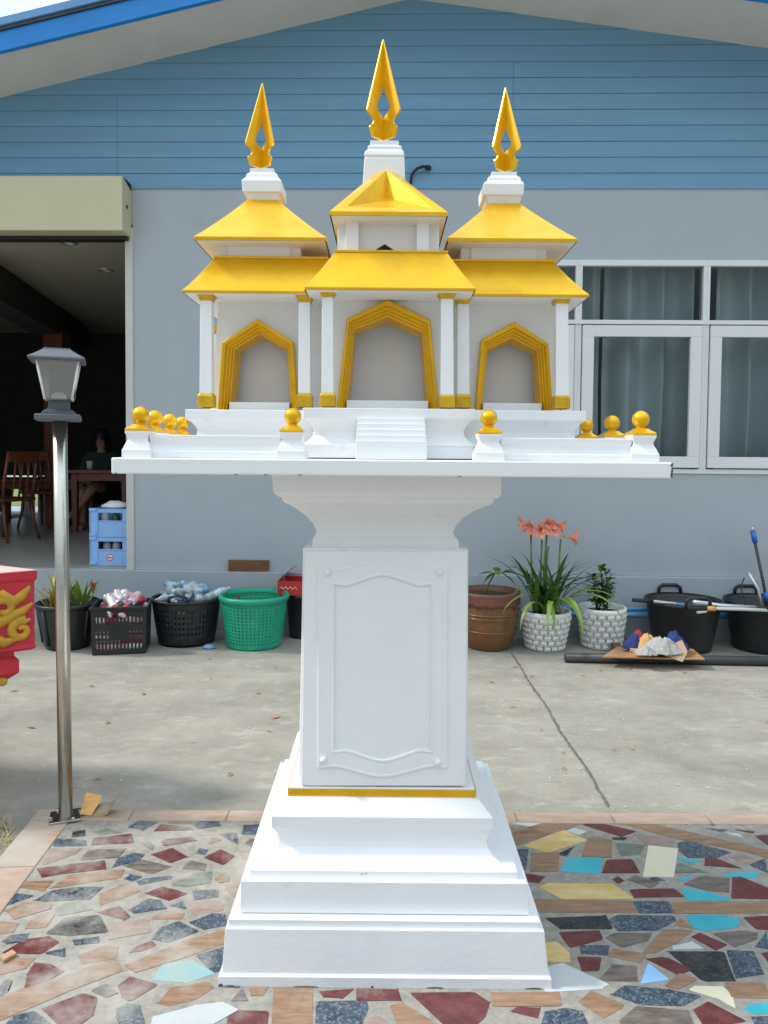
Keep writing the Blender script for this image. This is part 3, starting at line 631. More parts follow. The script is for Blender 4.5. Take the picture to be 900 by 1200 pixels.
hall([(247, 478), (257, 345), (402, 345), (402, 478)], [(257, 478), (262.5, 403), (303.5, 375.5), (345, 402), (350.5, 478)], [(271, 478), (277.5, 410), (303.5, 394), (333.5, 411), (338, 478)], 2.315, .30, zs, (303, 471.5))
hall([(380, 477), (392, 342), (516, 342), (529, 477)], [(395, 476), (407, 375.5), (454, 353), (503.5, 376.5), (514, 478)], [(408, 476), (417.5, 388), (454, 375), (492.5, 391), (500, 478)], 2.245, .36, zc, (454, 469.5))
hall([(505, 479), (505, 345), (647, 345), (657, 479)], [(555.5, 480), (562.5, 400), (601.5, 379), (640.5, 404), (646.5, 480)], [(567, 480), (574.5, 411), (601, 399.5), (628, 412), (632.5, 480)], 2.315, .30, zs, (601, 472.5))
# roofs
def hiproof(ul, ur, ve, Ye, Yb, tl, tr, vt, Yt, Ytb, name='roof', curve=.13, fasc=3.0, mt=None, eave_down=2):
    a = W(ul, ve, Ye); b_ = W(ur, ve, Ye); c = W(tl, vt, Yt); d = W(tr, vt, Yt)
    ze = (a.z+b_.z)/2; zt_ = (c.z+d.z)/2; px = Ye/F
    rings = [(a.x, b_.x, Ye, Yb, ze-fasc*px), (a.x-.001, b_.x+.001, Ye-.001, Yb, ze)]
    for i in range(1, 8):
        t_ = i/7; h = t_+curve*(t_*t_-t_)   # concave sweep
        rings.append((a.x+(c.x-a.x)*t_, b_.x+(d.x-b_.x)*t_, Ye+(Yt-Ye)*t_, Yb+(Ytb-Yb)*t_, ze+(zt_-ze)*h))
    m_ = MB(); m_.rect(rings, caps=(False, True)); r = m_.build(name, M['gold'], sh, bevel=.0015)
    s_ = MB(); i = .004
    s_.rect([(a.x+.018, b_.x-.018, Ye+.018, Yb-.018, ze-fasc*px-eave_down*px*.5), (a.x+i, b_.x-i, Ye+i, Yb-i, ze-fasc*px-.001), (a.x+i, b_.x-i, Ye+i, Yb-i, ze-fasc*px+.003)])
    s_.build('soffit', M['white'], r)
    return a, b_, c, d
hiproof(214, 392, 340.5, 2.185, 2.74, 252, 388, 302, 2.262, 2.64)
hiproof(515, 690.5, 344.5, 2.185, 2.74, 522, 648, 305.5, 2.262, 2.64)
hiproof(356.5, 557.5, 337, 2.10, 2.74, 393, 524, 295, 2.182, 2.62)
# small rolls along the top edge of lower roofs
def toproll(ul, ur, v, Y):
    a = W(ul, v, Y); b_ = W(ur, v, Y); m_ = MB(); m_.box(a.x, b_.x, Y-.004, Y+.02, a.z-.003, a.z+.004); m_.build('roof_ridge_strip', M['gold'], sh, bevel=.001)
toproll(251, 384, 301.5, 2.262); toproll(526, 649, 305, 2.262); toproll(392, 525, 294.5, 2.182)
# side towers
def tower(ul, ur, ve, al, ar, va, wl, wr, vb, spire, tip):
    cx = (ul+ur)/2; Ye = 2.21
    half = (ur-ul)/2*Ye/F; yc = Ye+half
    a = W(wl, vb, Ye+.07); b_ = W(wr, vb, Ye+.07); zt_ = W(cx, ve, Ye).z
    m_ = MB(); m_.box(a.x, b_.x, Ye+.07, 2*yc-Ye-.07, a.z-.05, zt_); tw = m_.build('tower_wall', M['white'], sh, bevel=.002)
    m_ = MB(); m_.box(a.x+.03, b_.x-.03, Ye+.062, Ye+.08, a.z-.05, zt_-.002); m_.build('wall_panel', M['white'], tw, bevel=.002)
    th = (ar-al)/2*yc/F
    hiproof(ul, ur, ve, Ye, 2*yc-Ye, al, ar, va, yc-th, yc+th, curve=.10, fasc=4)
    spire_(spire, tip, yc)
def spire_(sp, tip, yc):
    rings = []
    for xl, xr, v in sp:
        Y = yc-.03
        for _ in range(4):
            a = W(xl, v, Y); b_ = W(xr, v, Y); h = (b_.x-a.x)/2; Y = yc-h
        rings.append(((a.x+b_.x)/2-h, (a.x+b_.x)/2+h, yc-h, yc+h, (a.z+b_.z)/2))
    m_ = MB(); m_.rect(rings); fb = m_.build('spire_base', M['white'], sh, bevel=.002)
    (ux, v0), (tx, vt), hw = tip
    p0 = W(ux, v0, yc); p1 = W(tx, vt, yc); H = (p1-p0); w = hw*yc/F/math.cos(R(45))*1.0
    f = MB()
    outer = [(.70, 0), (.74, .02), (.84, .085), (.82, .10), (.66, .125), (.60, .16), (.70, .19), (.94, .215), (1.0, .24), (.98, .265), (.50, .63), (.02, 1.0)]
    hole = [(0.0, .20), (.24, .25), (.45, .30), (.45, .325), (.20, .44), (0.0, .55)]
    TH = .0050
    for ang in (225, 315):
        d = Vector((math.cos(R(ang)), math.sin(R(ang)), 0)); n = Vector((-d.y, d.x, 0))
        # quad strip of the half blade: inner edge -> outer edge by height
        hs = sorted(set([round(z, 4) for r, z in outer]+[round(z, 4) for r, z in hole]))
        def rad(tab, z):
            # radius by height
            for (r0, z0_), (r1, z1_) in zip(tab, tab[1:]):
                if z0_-1e-6 <= z <= z1_+1e-6: return r0+(r1-r0)*((z-z0_)/(z1_-z0_) if z1_ > z0_ else 0)
            return 0.0
        rings = []
        for z in hs:
            ro = rad(outer, z)*w; ri = rad(hole, z)*w if hole[0][1] < z < hole[-1][1] else 0
            ri = min(ri, ro*.72); c = p0+H*z; th = TH*(1-.55*z)
            rings.append([c+d*ri-n*th*1.0, c+d*ro-n*th*.7, c+d*ro+n*th*.7, c+d*ri+n*th*1.0])
        f.loft(rings)
    f.build('finial', M['gold'], fb)
tower(227.5, 382.5, 277.5, 290, 325.5, 234, 256, 352, 303, [(291, 325, 235), (287, 327.5, 226), (284, 329.5, 224.5), (283, 329.5, 211), (288, 326, 207.5), (289, 325, 203.5), (293, 321, 202), (293, 321, 197)], ((306.5, 198), (307.5, 97.5), 15.8))
tower(524, 676.5, 279, 574, 609, 238, 540, 640, 305, [(573, 609, 239), (569, 611.5, 230), (567, 613.5, 228), (566.5, 614.5, 215), (571, 611, 211.5), (572, 610, 207.5), (576, 606, 206), (576, 606, 201)], ((591, 202), (592.5, 103), 15.8))
# centre tower
Ye = 2.15; a = W(390, 297, Ye+.05); b_ = W(520, 297, Ye+.05); yc = 2.35
ztc = W(455, 250.5, Ye).z
m_ = MB(); m_.box(a.x+.012, b_.x-.012, Ye+.075, 2*yc-Ye-.06, a.z-.05, ztc); ctw = m_.build('tower_wall', M['white'], sh, bevel=.002)
for ul, ur in ((405, 420), (488, 502.5)):
    p = W(ul, 297, Ye+.045); q = W(ur, 297, Ye+.045); m_ = MB(); m_.box(p.x, q.x, Ye+.045, Ye+.085, p.z-.05, ztc-.001); m_.build('tower_post', M['white'], ctw, bevel=.0015)
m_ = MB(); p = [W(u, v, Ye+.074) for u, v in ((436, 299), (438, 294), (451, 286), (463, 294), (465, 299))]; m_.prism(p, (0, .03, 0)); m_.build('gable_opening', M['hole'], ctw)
# centre roof with recessed gable
A = W(386.5, 247, Ye); B = W(525, 249, Ye); zE = (A.z+B.z)/2; A.z = B.z = zE
Cl = W(440, 203, yc-.03); Cr = W(464, 203, yc-.03); Cm = W(453, 202, yc-.055); zT = (Cl.z+Cr.z)/2; Cl.z = Cr.z = zT; Cm.z = zT
Lp = A.lerp(Cl, .05)+Vector((.040, .012, 0)); Lp = W(406.5, 242, Ye+.018); Rp = W(508, 245, Ye+.018); Cb = W(453.5, 232, Ye+.125)
yb = 2*yc-Ye
Ab = Vector((A.x, yb, zE)); Bb = Vector((B.x, yb, zE)); Clb = Vector((Cl.x, yc+.03, zT)); Crb = Vector((Cr.x, yc+.03, zT))
m_ = MB()
V = [A, B, Cl, Cr, Cm, Lp, Rp, Cb, Ab, Bb, Clb, Crb]
m_.add(V, [(0, 1, 6, 5), (0, 5, 4, 2), (1, 3, 4, 6), (5, 7, 4), (6, 4, 7), (5, 6, 7), (0, 2, 10, 8), (1, 9, 11, 3), (8, 10, 11, 9), (2, 4, 3, 11, 10)])
dn = Vector((0, 0, -4.5*Ye/F))
m_.add([A, B, Bb, Ab, A+dn, B+dn, Bb+dn, Ab+dn], [(0, 4, 5, 1), (1, 5, 6, 2), (2, 6, 7, 3), (3, 7, 4, 0)])
r = m_.build('roof', M['gold'], sh, recalc=False)
m_ = MB(); i = .004; m_.rect([(A.x+.02, B.x-.02, Ye+.02, yb-.02, zE+dn.z-.006), (A.x+i, B.x-i, Ye+i, yb-i, zE+dn.z-.001), (A.x+i, B.x-i, Ye+i, yb-i, zE+dn.z+.003)]); m_.build('soffit', M['white'], r)
spire_([(425, 475, 216), (427, 474, 186), (428.5, 473, 184), (426.5, 474, 181.5), (428, 473, 177), (431, 471, 175), (431, 471, 171), (434, 467.5, 170), (434, 467.5, 164.5)], ((449.5, 165.5), (449, 46.5), 18.6), yc+.05)
# ------------------------------------------------------------------ HOUSE (local frame, x along wall, y into house)
HY, HYAW = 6.0, -.025
house = thing('house', 'grey and blue gabled house with a dark open doorway and white casement windows', 'house', (0, HY, 0), local=True)
house.rotation_euler = (0, 0, HYAW)
HM = Matrix.Translation((0, HY, 0)) @ Matrix.Rotation(HYAW, 4, 'Z'); HI = HM.inverted(); HR = HI.to_3x3()
def B_(u, v, off=0.0):
    """pixel -> (x,z) in the house frame on the plane local y = off"""
    o = HI @ CAM; d = HR @ ray(u, v); t = (off-o.y)/d.y; p = o+d*t; return p.x, p.z
def BW(u, v, off=0.0):
    x, z = B_(u, v, off); return HM @ Vector((x, off, z))
zplinth = B_(400, 671, -.04)[1]
zceil = B_(60, 270, 0)[1]
zwalltop = B_(500, 221.5)[1]
xj = B_(148, 480)[0]          # right jamb of the opening
xw0 = B_(529, 400)[0]; xw1 = B_(1123, 400)[0]
zw0 = B_(800, 555)[1]; zw1 = B_(800, 305)[1]
XA, XB = -7.5, 7.0
zf = zplinth                  # interior floor level
m_ = MB()
TH = .15
m_.box(xj+.06, xw0, 0, TH, zf-.002, zwalltop); m_.box(xw1, XB, 0, TH, zf-.002, zwalltop)
m_.box(xw0, xw1, 0, TH, zf-.002, zw0); m_.box(xw0, xw1, 0, TH, zw1, zwalltop)
xo0 = -5.3
m_.box(XA, xo0, 0, TH, zf-.002, zwalltop); m_.box(xo0, xj+.06, .002, TH, zceil+.05, zwalltop)
wallo = m_.build('wall', M['wall'], house)
m_ = MB(); m_.box(XA, XB, -.04, 6.5, -.3, zf-.004); m_.build('plinth', M['wall'], house, bevel=.004)
m_ = MB(); m_.box(xj, xj+.062, -.012, TH+.01, zf-.003, zceil+.02); m_.build('door_jamb', M['jamb'], house, bevel=.003)
# siding boards
m_ = MB(); zline = [B_(500, v)[1] for v in (221.5, 204, 185)]
bh = (B_(500, 73)[1]-zwalltop)/8.0
xap, zap = B_(481, -1, 0)
sl_ = (zap-B_(0, 115, 0)[1])/(xap-B_(0, 115, 0)[0]); sr_ = (zap-B_(900, 57, 0)[1])/(B_(900, 57, 0)[0]-xap)
i = 0; z = zwalltop
def zr_(x): return zap-(sl_*(xap-x) if x < xap else sr_*(x-xap))
rb = random.Random(2)
while z < zap:
    z2 = z+bh-.0015
    zt2 = min(z2, zap-.01)
    lo = lambda zq: max(XA, xap-(zap+.03-zq)/sl_); hi = lambda zq: min(XB, xap+(zap+.03-zq)/sr_)
    js = [x for x in ([B_(138, 190)[0]] if i < 6 else [])+([B_(602, 60)[0]] if i in (5, 6, 7) else []) if lo(zt2)+.1 < x < hi(zt2)-.1]
    xb_s = [lo(z)]+js+[hi(z)]; xt_s = [lo(zt2)]+js+[hi(zt2)]
    for (x0, x1), (x2, x3) in zip(zip(xb_s, xb_s[1:]), zip(xt_s, xt_s[1:])):
        m_.loft([[(x0+.001, -.010, z), (x1-.001, -.010, z), (x3-.001, -.004, zt2), (x2+.001, -.004, zt2)], [(x0+.001, .06, z), (x1-.001, .06, z), (x3-.001, .06, zt2), (x2+.001, .06, zt2)]])
    z += bh; i += 1
m_.loft([[(x_, y_, z_) for x_, z_ in ((lo(zwalltop), zwalltop+.002), (hi(zwalltop), zwalltop+.002), (hi(zwalltop), max(zwalltop+.003, zr_(hi(zwalltop))+.03)), (xap, zap+.03), (lo(zwalltop), max(zwalltop+.003, zr_(lo(zwalltop))+.03)))] for y_ in (.02, .12)])
m_.build('gable_siding', M['siding'], house)
# roof: soffit, fascia, roof sheet
OH = -.56
def zr(x): return zap-(sl_*(xap-x) if x < xap else sr_*(x-xap))
def roofslab(x0, x1, y0, y1, dz0, dz1, name, m, par=house, xs=None):
    q = MB(); pts_ = [(x0), (xap), (x1)]
    ring = lambda y: [(x, y, zr(x)+dz0) for x in pts_]+[(x, y, zr(x)+dz1) for x in pts_[::-1]]
    q.loft([ring(y0), ring(y1)]); return q.build(name, m, par)
rf = roofslab(XA-.6, XB+.6, OH+.02, 7.0, .06, .14, 'roof', M['roofedge'])
roofslab(XA-.6, XB+.6, OH+.02, .30, 0.0, .05, 'soffit', M['soffit'], rf)
roofslab(XA-.6, XB+.6, OH-.02, OH+.018, -.012, .125, 'fascia', M['fascia'], rf)
roofslab(XA-.6, XB+.6, OH-.035, OH+.016, .128, .15, 'drip_strip', M['lampdark'], rf)
roofslab(XA-.6, XB+.6, OH-.05, OH+.016, .152, .205, 'roof_edge_trim', M['roofedge'], rf)
# shutter box above the opening
xb1, zb1 = B_(143, 206, -.2); _, zb0 = B_(143, 270, -.2)
m_ = MB(); m_.box(xo0-.1, xb1, -.2, .0, zb0, zb1); sb = m_.build('shutter_box', M['cream'], house, bevel=.004)
m_ = MB(); m_.box(xo0-.1, xb1-.02, -.06, .03, zb0-.03, zb0-.004); m_.build('guide_rail', M['rubber'], sb)
m_ = MB(); m_.box(xb1-.001, xb1+.004, -.12, -.09, zb0+.2, zb0+.225); m_.build('bracket', M['rubber'], sb)
m_ = MB(); m_.prism([(xb1+.001, -.17, zb1-.002), (xb1+.001, -.02, zb1-.05), (xb1+.001, -.02, zb1-.002)], (.004, 0, 0)); m_.build('dark_gap', M['hole'], sb)
# room
m_ = MB(); m_.box(xo0, xj+.06, .02, 6.0, zf-.004, zf); m_.build('room_floor', M['roomfloor'], house)
zc_ = zceil+.03
m_ = MB(); m_.box(XA, xj+1.5, .16, 6.0, zc_, zc_+.08); m_.build('ceiling', M['ceiling'], house)
ob = B_(2, 557, 5.4), B_(60, 640, 5.4)
m_ = MB(); yb_ = 5.4
bx0, bx1 = ob[0][0], ob[1][0]; bz1 = ob[0][1]; bz0 = zf
m_.box(XA, bx0, yb_, yb_+.1, zf, zc_); m_.box(bx1, xj+1.5, yb_, yb_+.1, zf, zc_); m_.box(bx0, bx1, yb_, yb_+.1, bz1, zc_)
m_.box(xj+1.3, xj+1.4, .16, yb_, zf, zc_); m_.box(XA, XA+.1, .16, yb_, zf, zc_)
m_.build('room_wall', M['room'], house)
# room behind the windows
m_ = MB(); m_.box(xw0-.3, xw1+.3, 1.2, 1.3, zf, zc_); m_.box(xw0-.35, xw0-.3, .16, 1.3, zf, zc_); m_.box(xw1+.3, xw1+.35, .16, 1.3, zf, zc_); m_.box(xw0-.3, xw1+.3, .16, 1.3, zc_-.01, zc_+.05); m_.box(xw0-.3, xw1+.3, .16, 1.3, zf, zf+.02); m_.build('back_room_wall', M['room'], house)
# pillar, beam
xp, zp = B_(66, 400, 3.4)
m_ = MB(); m_.box(xp-.12, xp+.12, 3.3, 3.55, zf, zc_-.3); m_.build('pillar', M['wood'], house)
xq = B_(0, 320, 1.2)[0]
pa = Vector((B_(-2, 318, 1.6)[0], 1.6, zc_-.15)); pb = Vector((B_(90, 365, 4.8)[0], 4.8, zc_-.15))
m_ = MB(); d = (pb-pa).normalized(); n = Vector((d.y, -d.x, 0))*.16
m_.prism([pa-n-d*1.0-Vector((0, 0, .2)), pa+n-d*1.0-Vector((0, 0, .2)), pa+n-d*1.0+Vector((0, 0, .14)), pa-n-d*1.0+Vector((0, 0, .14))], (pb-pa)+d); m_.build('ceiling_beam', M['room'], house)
# downlights
for k, (u, v) in enumerate(((80, 284), (124, 316.5))):
    o_ = HI @ CAM; d_ = HR @ ray(u, v); t_ = (zc_-o_.z)/d_.z; p = HM @ (o_+d_*t_)
    q = thing('downlight', ('round chrome ceiling downlight just inside the top of the doorway', 'smaller looking round ceiling downlight deeper in, near the right jamb')[k], 'ceiling light', p, 'downlights in the room ceiling')
    m_ = MB(); m_.lathe(p.x, p.y, [(.075, p.z-.001), (.075, p.z-.008), (.055, p.z-.010), (.05, p.z+.0)], 20, caps=(False, False)); m_.build('trim_ring', M['alu'], q)
    m_ = MB(); m_.lathe(p.x, p.y, [(.05, p.z-.002), (.03, p.z-.006), (.001, p.z-.008)], 16); m_.build('lamp_lens', M['frost'], q)
# windows (each casement with its fanlight)
cols = [529, 676.5, 825.5, 974.5, 1123]
zt0, zt1 = B_(760, 376)[1], B_(760, 374)[1]
zmid = B_(760, 378)[1]
for k in range(4):
    x0 = B_(cols[k], 430)[0]; x1 = B_(cols[k+1], 430)[0]
    px = 5.75/F
    m_ = MB(); y0, y1 = -.012, .07
    f_ = 7*px
    m_.box(x0, x1, y0, y1, zw1-f_, zw1); m_.box(x0, x1, y0, y1, zw0, zw0+f_*.8)
    m_.box(x0, x1, y0-.012, y1, zmid-2.5*px, zmid+2.5*px)
    for xa, xb_ in ((x0, x0+4*px), (x1-4*px, x1)):
        m_.box(xa, xb_, y0, y1, zmid+2.5*px, zw1-f_); m_.box(xa, xb_, y0, y1, zw0+f_*.8, zmid-2.5*px)
    w = m_.build('window', M['frame'], house, bevel=.003)
    m_ = MB(); sx0, sx1, sz0, sz1 = x0+5*px, x1-5*px, zw0+f_*.8+1.5*px, zmid-4*px; s_ = 13.5*px
    m_.box(sx0, sx1, -.03, .03, sz1-s_, sz1); m_.box(sx0, sx1, -.03, .03, sz0, sz0+s_)
    m_.box(sx0, sx0+s_, -.03, .03, sz0+s_, sz1-s_); m_.box(sx1-s_, sx1, -.03, .03, sz0+s_, sz1-s_); m_.build('sash', M['frame'], w, bevel=.003)
    m_ = MB(); m_.box(sx0+s_*.9, sx1-s_*.9, .0, .006, sz0+s_*.9, sz1-s_*.9); m_.build('pane', M['glass'], w)
    m_ = MB(); m_.box(x0+3*px, x1-3*px, .02, .026, zmid+2*px, zw1-f_*.9); m_.build('pane', M['glass'], w)
# curtains hanging behind the panes
def curtain(xa, xb_, seed, label):
    rr = random.Random(seed); n = 160; top = zw1+.05; bot = zw0-.25; vs = []
    ph = [rr.uniform(0, 6.3) for _ in range(4)]; fr = [rr.uniform(22, 26), rr.uniform(38, 46), rr.uniform(9, 13), rr.uniform(60, 75)]
    for i in range(n+1):
        x = xa+(xb_-xa)*i/n
        f1 = math.sqrt(math.sin(x*fr[0]*.5+ph[0]+.5*math.sin(x*5+ph[1]))**2+.07); f2 = math.sin(x*fr[1]+ph[2])
        y = .15+.25*f1+.018*f2+.02*math.sin(x*fr[2]+ph[3])
        vs += [HM @ Vector((x, y*.9+.03, top)), HM @ Vector((x+.01*math.sin(x*9), y, (top+bot)/2)), HM @ Vector((x+.015*math.sin(x*7+2), y+.012*math.sin(x*fr[0]+ph[0]), bot))]
    m_ = MB(); f = []
    for i in range(n):
        f += [(3*i, 3*i+3, 3*i+4, 3*i+1), (3*i+1, 3*i+4, 3*i+5, 3*i+2)]
    m_.add(vs, f, sm=True)
    o = m_.build('curtain', M['curtain'], None, org=HM @ Vector(((xa+xb_)/2, .2, bot)), recalc=False); tag(o, label, 'curtain', 'curtains behind the windows')
xs_ = [B_(c, 430)[0] for c in (540, 711, 800, 842, 960, 985, 1110)]
xA, xBk = B_(541, 430, .2)[0], B_(699, 430, .2)[0]
curtain(xA, B_(706, 430, .2)[0], 1, 'flat dim grey curtain half hidden behind the white shrine roof')
curtain(B_(713, 430, .2)[0], B_(812, 430, .2)[0], 2, 'grey folded curtain behind the left fully visible casement window')
curtain(B_(840, 430, .2)[0], B_(965, 430, .2)[0], 3, 'grey folded curtain behind the casement window at right photo edge')
curtain(B_(985, 430, .2)[0], B_(1110, 430, .2)[0], 4, 'grey folded curtain behind the casement beyond the right photo edge')
# cable stub on siding
m_ = MB(); pts_ = [BW(481, 216, -.03), BW(482, 207, -.035), BW(485, 201, -.04), BW(490, 197, -.045), BW(496, 195, -.045), BW(501, 196, -.04)]
m_.tube(pts_, [.010, .011, .011, .011, .011, .012], 10); m_.tube([BW(500, 196, -.042), BW(503.5, 197, -.02)], .02, 10)
tag(m_.build('cable', M['rubber'], None, org=pts_[0]), 'short black cable curling out of the blue siding above the wall', 'cable')
# rear yard
gb_ = HM @ Vector((-4, 9, 0))
m_ = MB(); m_.add([(-12, 12.4, GZ+.4), (3, 12.4, GZ+.4), (3, 30, GZ+.4), (-12, 30, GZ+.4)], [(0, 1, 2, 3)]); struct(m_.build('rear_lawn', M['grass']))
# ------------------------------------------------------------------ interior furniture
def onfloor(u, v):
    o_ = HI @ CAM; d_ = HR @ ray(u, v); t_ = (zf-o_.z)/d_.z; return HM @ (o_+d_*t_)
def chair(loc, rz, label, m):
    c = thing('dining_chair', label, 'chair', loc, 'wooden dining chairs in the dark room', local=True); c.rotation_euler = (0, 0, rz)
    q = MB(); q.rect([(-.21, .21, -.21, .21, .42), (-.22, .22, -.22, .22, .435), (-.22, .22, -.22, .22, .455)]); q.build('seat', m, c, bevel=.008)
    for sx in (-1, 1):
        q = MB(); q.tube([(sx*.18, -.18, .42), (sx*.19, -.20, .2), (sx*.21, -.24, 0)], [.022, .019, .014], 8); q.build('leg', m, c)
        q = MB(); q.tube([(sx*.18, .18, .42), (sx*.19, .21, .2), (sx*.21, .27, 0)], [.022, .019, .014], 8); q.build('leg', m, c)
        q = MB(); q.tube([(sx*.19, .19, .45), (sx*.20, .22, .65), (sx*.19, .27, .95)], [.02, .019, .017], 8); q.build('back_post', m, c)
    q = MB()
    q.box(-.19, .19, .255, .28, .84, .95); q.build('top_rail', m, c, bevel=.006)
    q = MB()
    for x in (-.09, 0, .09): q.tube([(x, .20, .45), (x, .235, .65), (x, .265, .86)], .012, 6)
    q.build('back_slats', m, c)
    return c
p = onfloor(2, 634); chair((p.x-.02, p.y+.1, p.z), R(-110), 'red brown chair with splayed legs cut by the left photo edge', M['wood'])
p = onfloor(34, 622); chair((p.x-.02, p.y+.5, p.z), R(172), 'dark wooden chair standing behind the low table left of the lamp pole', M['wood'])
def table(loc, w, d, h, label, m, rz=0):
    c = thing('dining_table', label, 'table', loc, 'wooden tables in the dark room', local=True); c.rotation_euler = (0, 0, rz)
    q = MB(); q.box(-w/2, w/2, -d/2, d/2, h-.045, h); q.build('tabletop', m, c, bevel=.008)
    q = MB(); q.box(-w/2+.06, w/2-.06, -d/2+.05, d/2-.05, h-.13, h-.046); q.build('apron', m, c)
    for sx in (-1, 1):
        for sy in (-1, 1):
            q = MB(); x, y = sx*(w/2-.08), sy*(d/2-.07); q.rect([(x-.025, x+.025, y-.025, y+.025, 0), (x-.035, x+.035, y-.035, y+.035, h-.06)]); q.build('leg', m, c)
p = onfloor(40, 617); table((p.x+.05, p.y+.3, p.z), 1.5, .7, .60, 'low red brown wooden table crossing behind the steel lamp pole', M['wood'])
p = onfloor(120, 619); tb = (p.x+.16, p.y-.25, p.z); table(tb, .75, .6, .74, 'small dark wooden table with the pale cup on it', M['wood'])
m_ = MB(); cx_, cy_ = tb[0]-.17, tb[1]-.1; z0 = tb[2]+.741
m_.lathe(cx_, cy_, [(.032, z0), (.040, z0+.10), (.036, z0+.10), (.03, z0+.01)], 18); tag(m_.build('cup', M['cup'], None, org=(cx_, cy_, z0)), 'pale plastic cup on the table in front of the seated person', 'cup')
# person
def person(loc, rz):
    r = thing('person', 'person with dark hair and dark shirt seated at a table in the dim room', 'person', loc, local=True); r.rotation_euler = (0, 0, rz)
    J = {'pelvis': (0, 0, .50, .135), 'waist': (0, .01, .66, .115), 'chest': (0, 0, .84, .135), 'neckb': (0, -.01, .97, .06), 'neck': (0, -.02, 1.04, .045), 'chin': (0, -.035, 1.08, .06), 'head': (0, -.035, 1.16, .09), 'crown': (0, -.03, 1.23, .07),
         'shl': (-.17, 0, .93, .055), 'ell': (-.23, -.08, .70, .042), 'wrl': (-.10, -.29, .66, .03), 'hal': (-.05, -.36, .66, .03),
         'shr': (.17, 0, .93, .055), 'elr': (.24, -.07, .70, .042), 'wrr': (.12, -.28, .66, .03), 'har': (.06, -.36, .67, .03),
         'hil': (-.10, -.04, .49, .10), 'knl': (-.14, -.46, .50, .062), 'anl': (-.13, -.42, .10, .04), 'fol': (-.13, -.58, .04, .035),
         'hir': (.10, -.04, .49, .10), 'knr': (.02, -.46, .58, .062), 'anr': (-.20, -.56, .24, .04), 'for': (-.24, -.70, .20, .035)}
    E = [('pelvis', 'waist'), ('waist', 'chest'), ('chest', 'neckb'), ('neckb', 'neck'), ('neck', 'chin'), ('chin', 'head'), ('head', 'crown'), ('chest', 'shl'), ('shl', 'ell'), ('ell', 'wrl'), ('wrl', 'hal'), ('chest', 'shr'), ('shr', 'elr'), ('elr', 'wrr'), ('wrr', 'har'), ('pelvis', 'hil'), ('hil', 'knl'), ('knl', 'anl'), ('anl', 'fol'), ('pelvis', 'hir'), ('hir', 'knr'), ('knr', 'anr'), ('anr', 'for')]
    def skinmesh(name, keys, edges, m, grow=0, root=None):
        k = list(keys); me = bpy.data.meshes.new(name); me.from_pydata([J[x][:3] for x in k], [(k.index(a), k.index(b)) for a, b in edges], [])
        me.materials.append(m); o = bpy.data.objects.new(name, me); COL.objects.link(o); o.parent = r
        sk = o.modifiers.new('skin', 'SKIN'); sk.use_smooth_shade = True
        for i, x in enumerate(k):
            rr_ = J[x][3]+grow; me.skin_vertices[0].data[i].radius = (rr_, rr_)
            me.skin_vertices[0].data[i].use_root = (x == (root or k[0]))
        s2 = o.modifiers.new('sub', 'SUBSURF'); s2.levels = 2; s2.render_levels = 2
        return o
    skinmesh('body', J, E, M['skin'])
    sk_ = ['pelvis', 'waist', 'chest', 'neckb', 'shl', 'ell', 'shr', 'elr']
    skinmesh('shirt', sk_, [e for e in E if e[0] in sk_ and e[1] in sk_], M['shirt'], .014)
    k2 = ['pelvis', 'hil', 'knl', 'hir', 'knr']
    save = dict(J); J['knl'] = (-.13, -.34, .50, .075); J['knr'] = (.045, -.34, .56, .075)
    skinmesh('shorts', k2, [e for e in E if e[0] in k2 and e[1] in k2], M['shorts'], .016)
    J.update(save)
    q = MB(); q.sphere((0, -.005, 1.175), .112, 18, 12, sc=(.92, .95, 1.1)); q.loft([[(math.cos(a*.5236)*w_, .035+math.sin(a*.5236)*d_, z_) for a in range(12)] for w_, d_, z_ in ((.10, .05, .98), (.115, .065, 1.06), (.108, .075, 1.17))], sm=True); q.build('hair', M['hair'], r)
    q = MB()
    for sx in (-1, 1): q.sphere((sx*.034, -.122, 1.165), .010, 8, 6, sc=(1.3, .6, .7))
    q.build('eyes', M['hair'], r)
    q = MB(); q.loft([[(-.008, -.122, 1.165), (.008, -.122, 1.165), (.004, -.118, 1.17), (-.004, -.118, 1.17)], [(-.014, -.128, 1.13), (.014, -.128, 1.13), (.01, -.145, 1.135), (-.01, -.145, 1.135)]]); q.build('nose', M['skin'], r, bevel=.003)
    q = MB(); q.sphere((0, -.118, 1.105), .018, 10, 6, sc=(1.2, .5, .35)); q.build('lips', M['rim'], r)
    for sx in (-1, 1):
        q = MB(); hx, hy, hz = (-.05, -.36, .66) if sx < 0 else (.06, -.36, .67)
        for f_ in range(4):
            x = hx+(f_-1.5)*.017; l = (.052, .062, .058, .045)[f_]
            q.tube([(x, hy-.01, hz), (x-sx*.004, hy-.01-l*.6, hz+.006), (x-sx*.008, hy-.01-l, hz-.012)], [.0085, .008, .006], 6)
        q.tube([(hx-sx*.02, hy+.02, hz), (hx-sx*.045, hy-.01, hz+.004), (hx-sx*.05, hy-.035, hz)], [.010, .009, .007], 6)
        q.build('fingers', M['skin'], r)
pp = HM @ Vector((B_(119, 520, 3.5)[0], 3.5, zf)); person((pp.x, pp.y, zf-.04), R(8))
q = thing('stool', 'dark wooden stool under the seated person', 'stool', (pp.x, pp.y+.02, zf), local=True)
m_ = MB(); m_.lathe(0, 0, [(.17, .34), (.18, .355), (.17, .375)], 20); m_.build('seat', M['darkwood'], q)
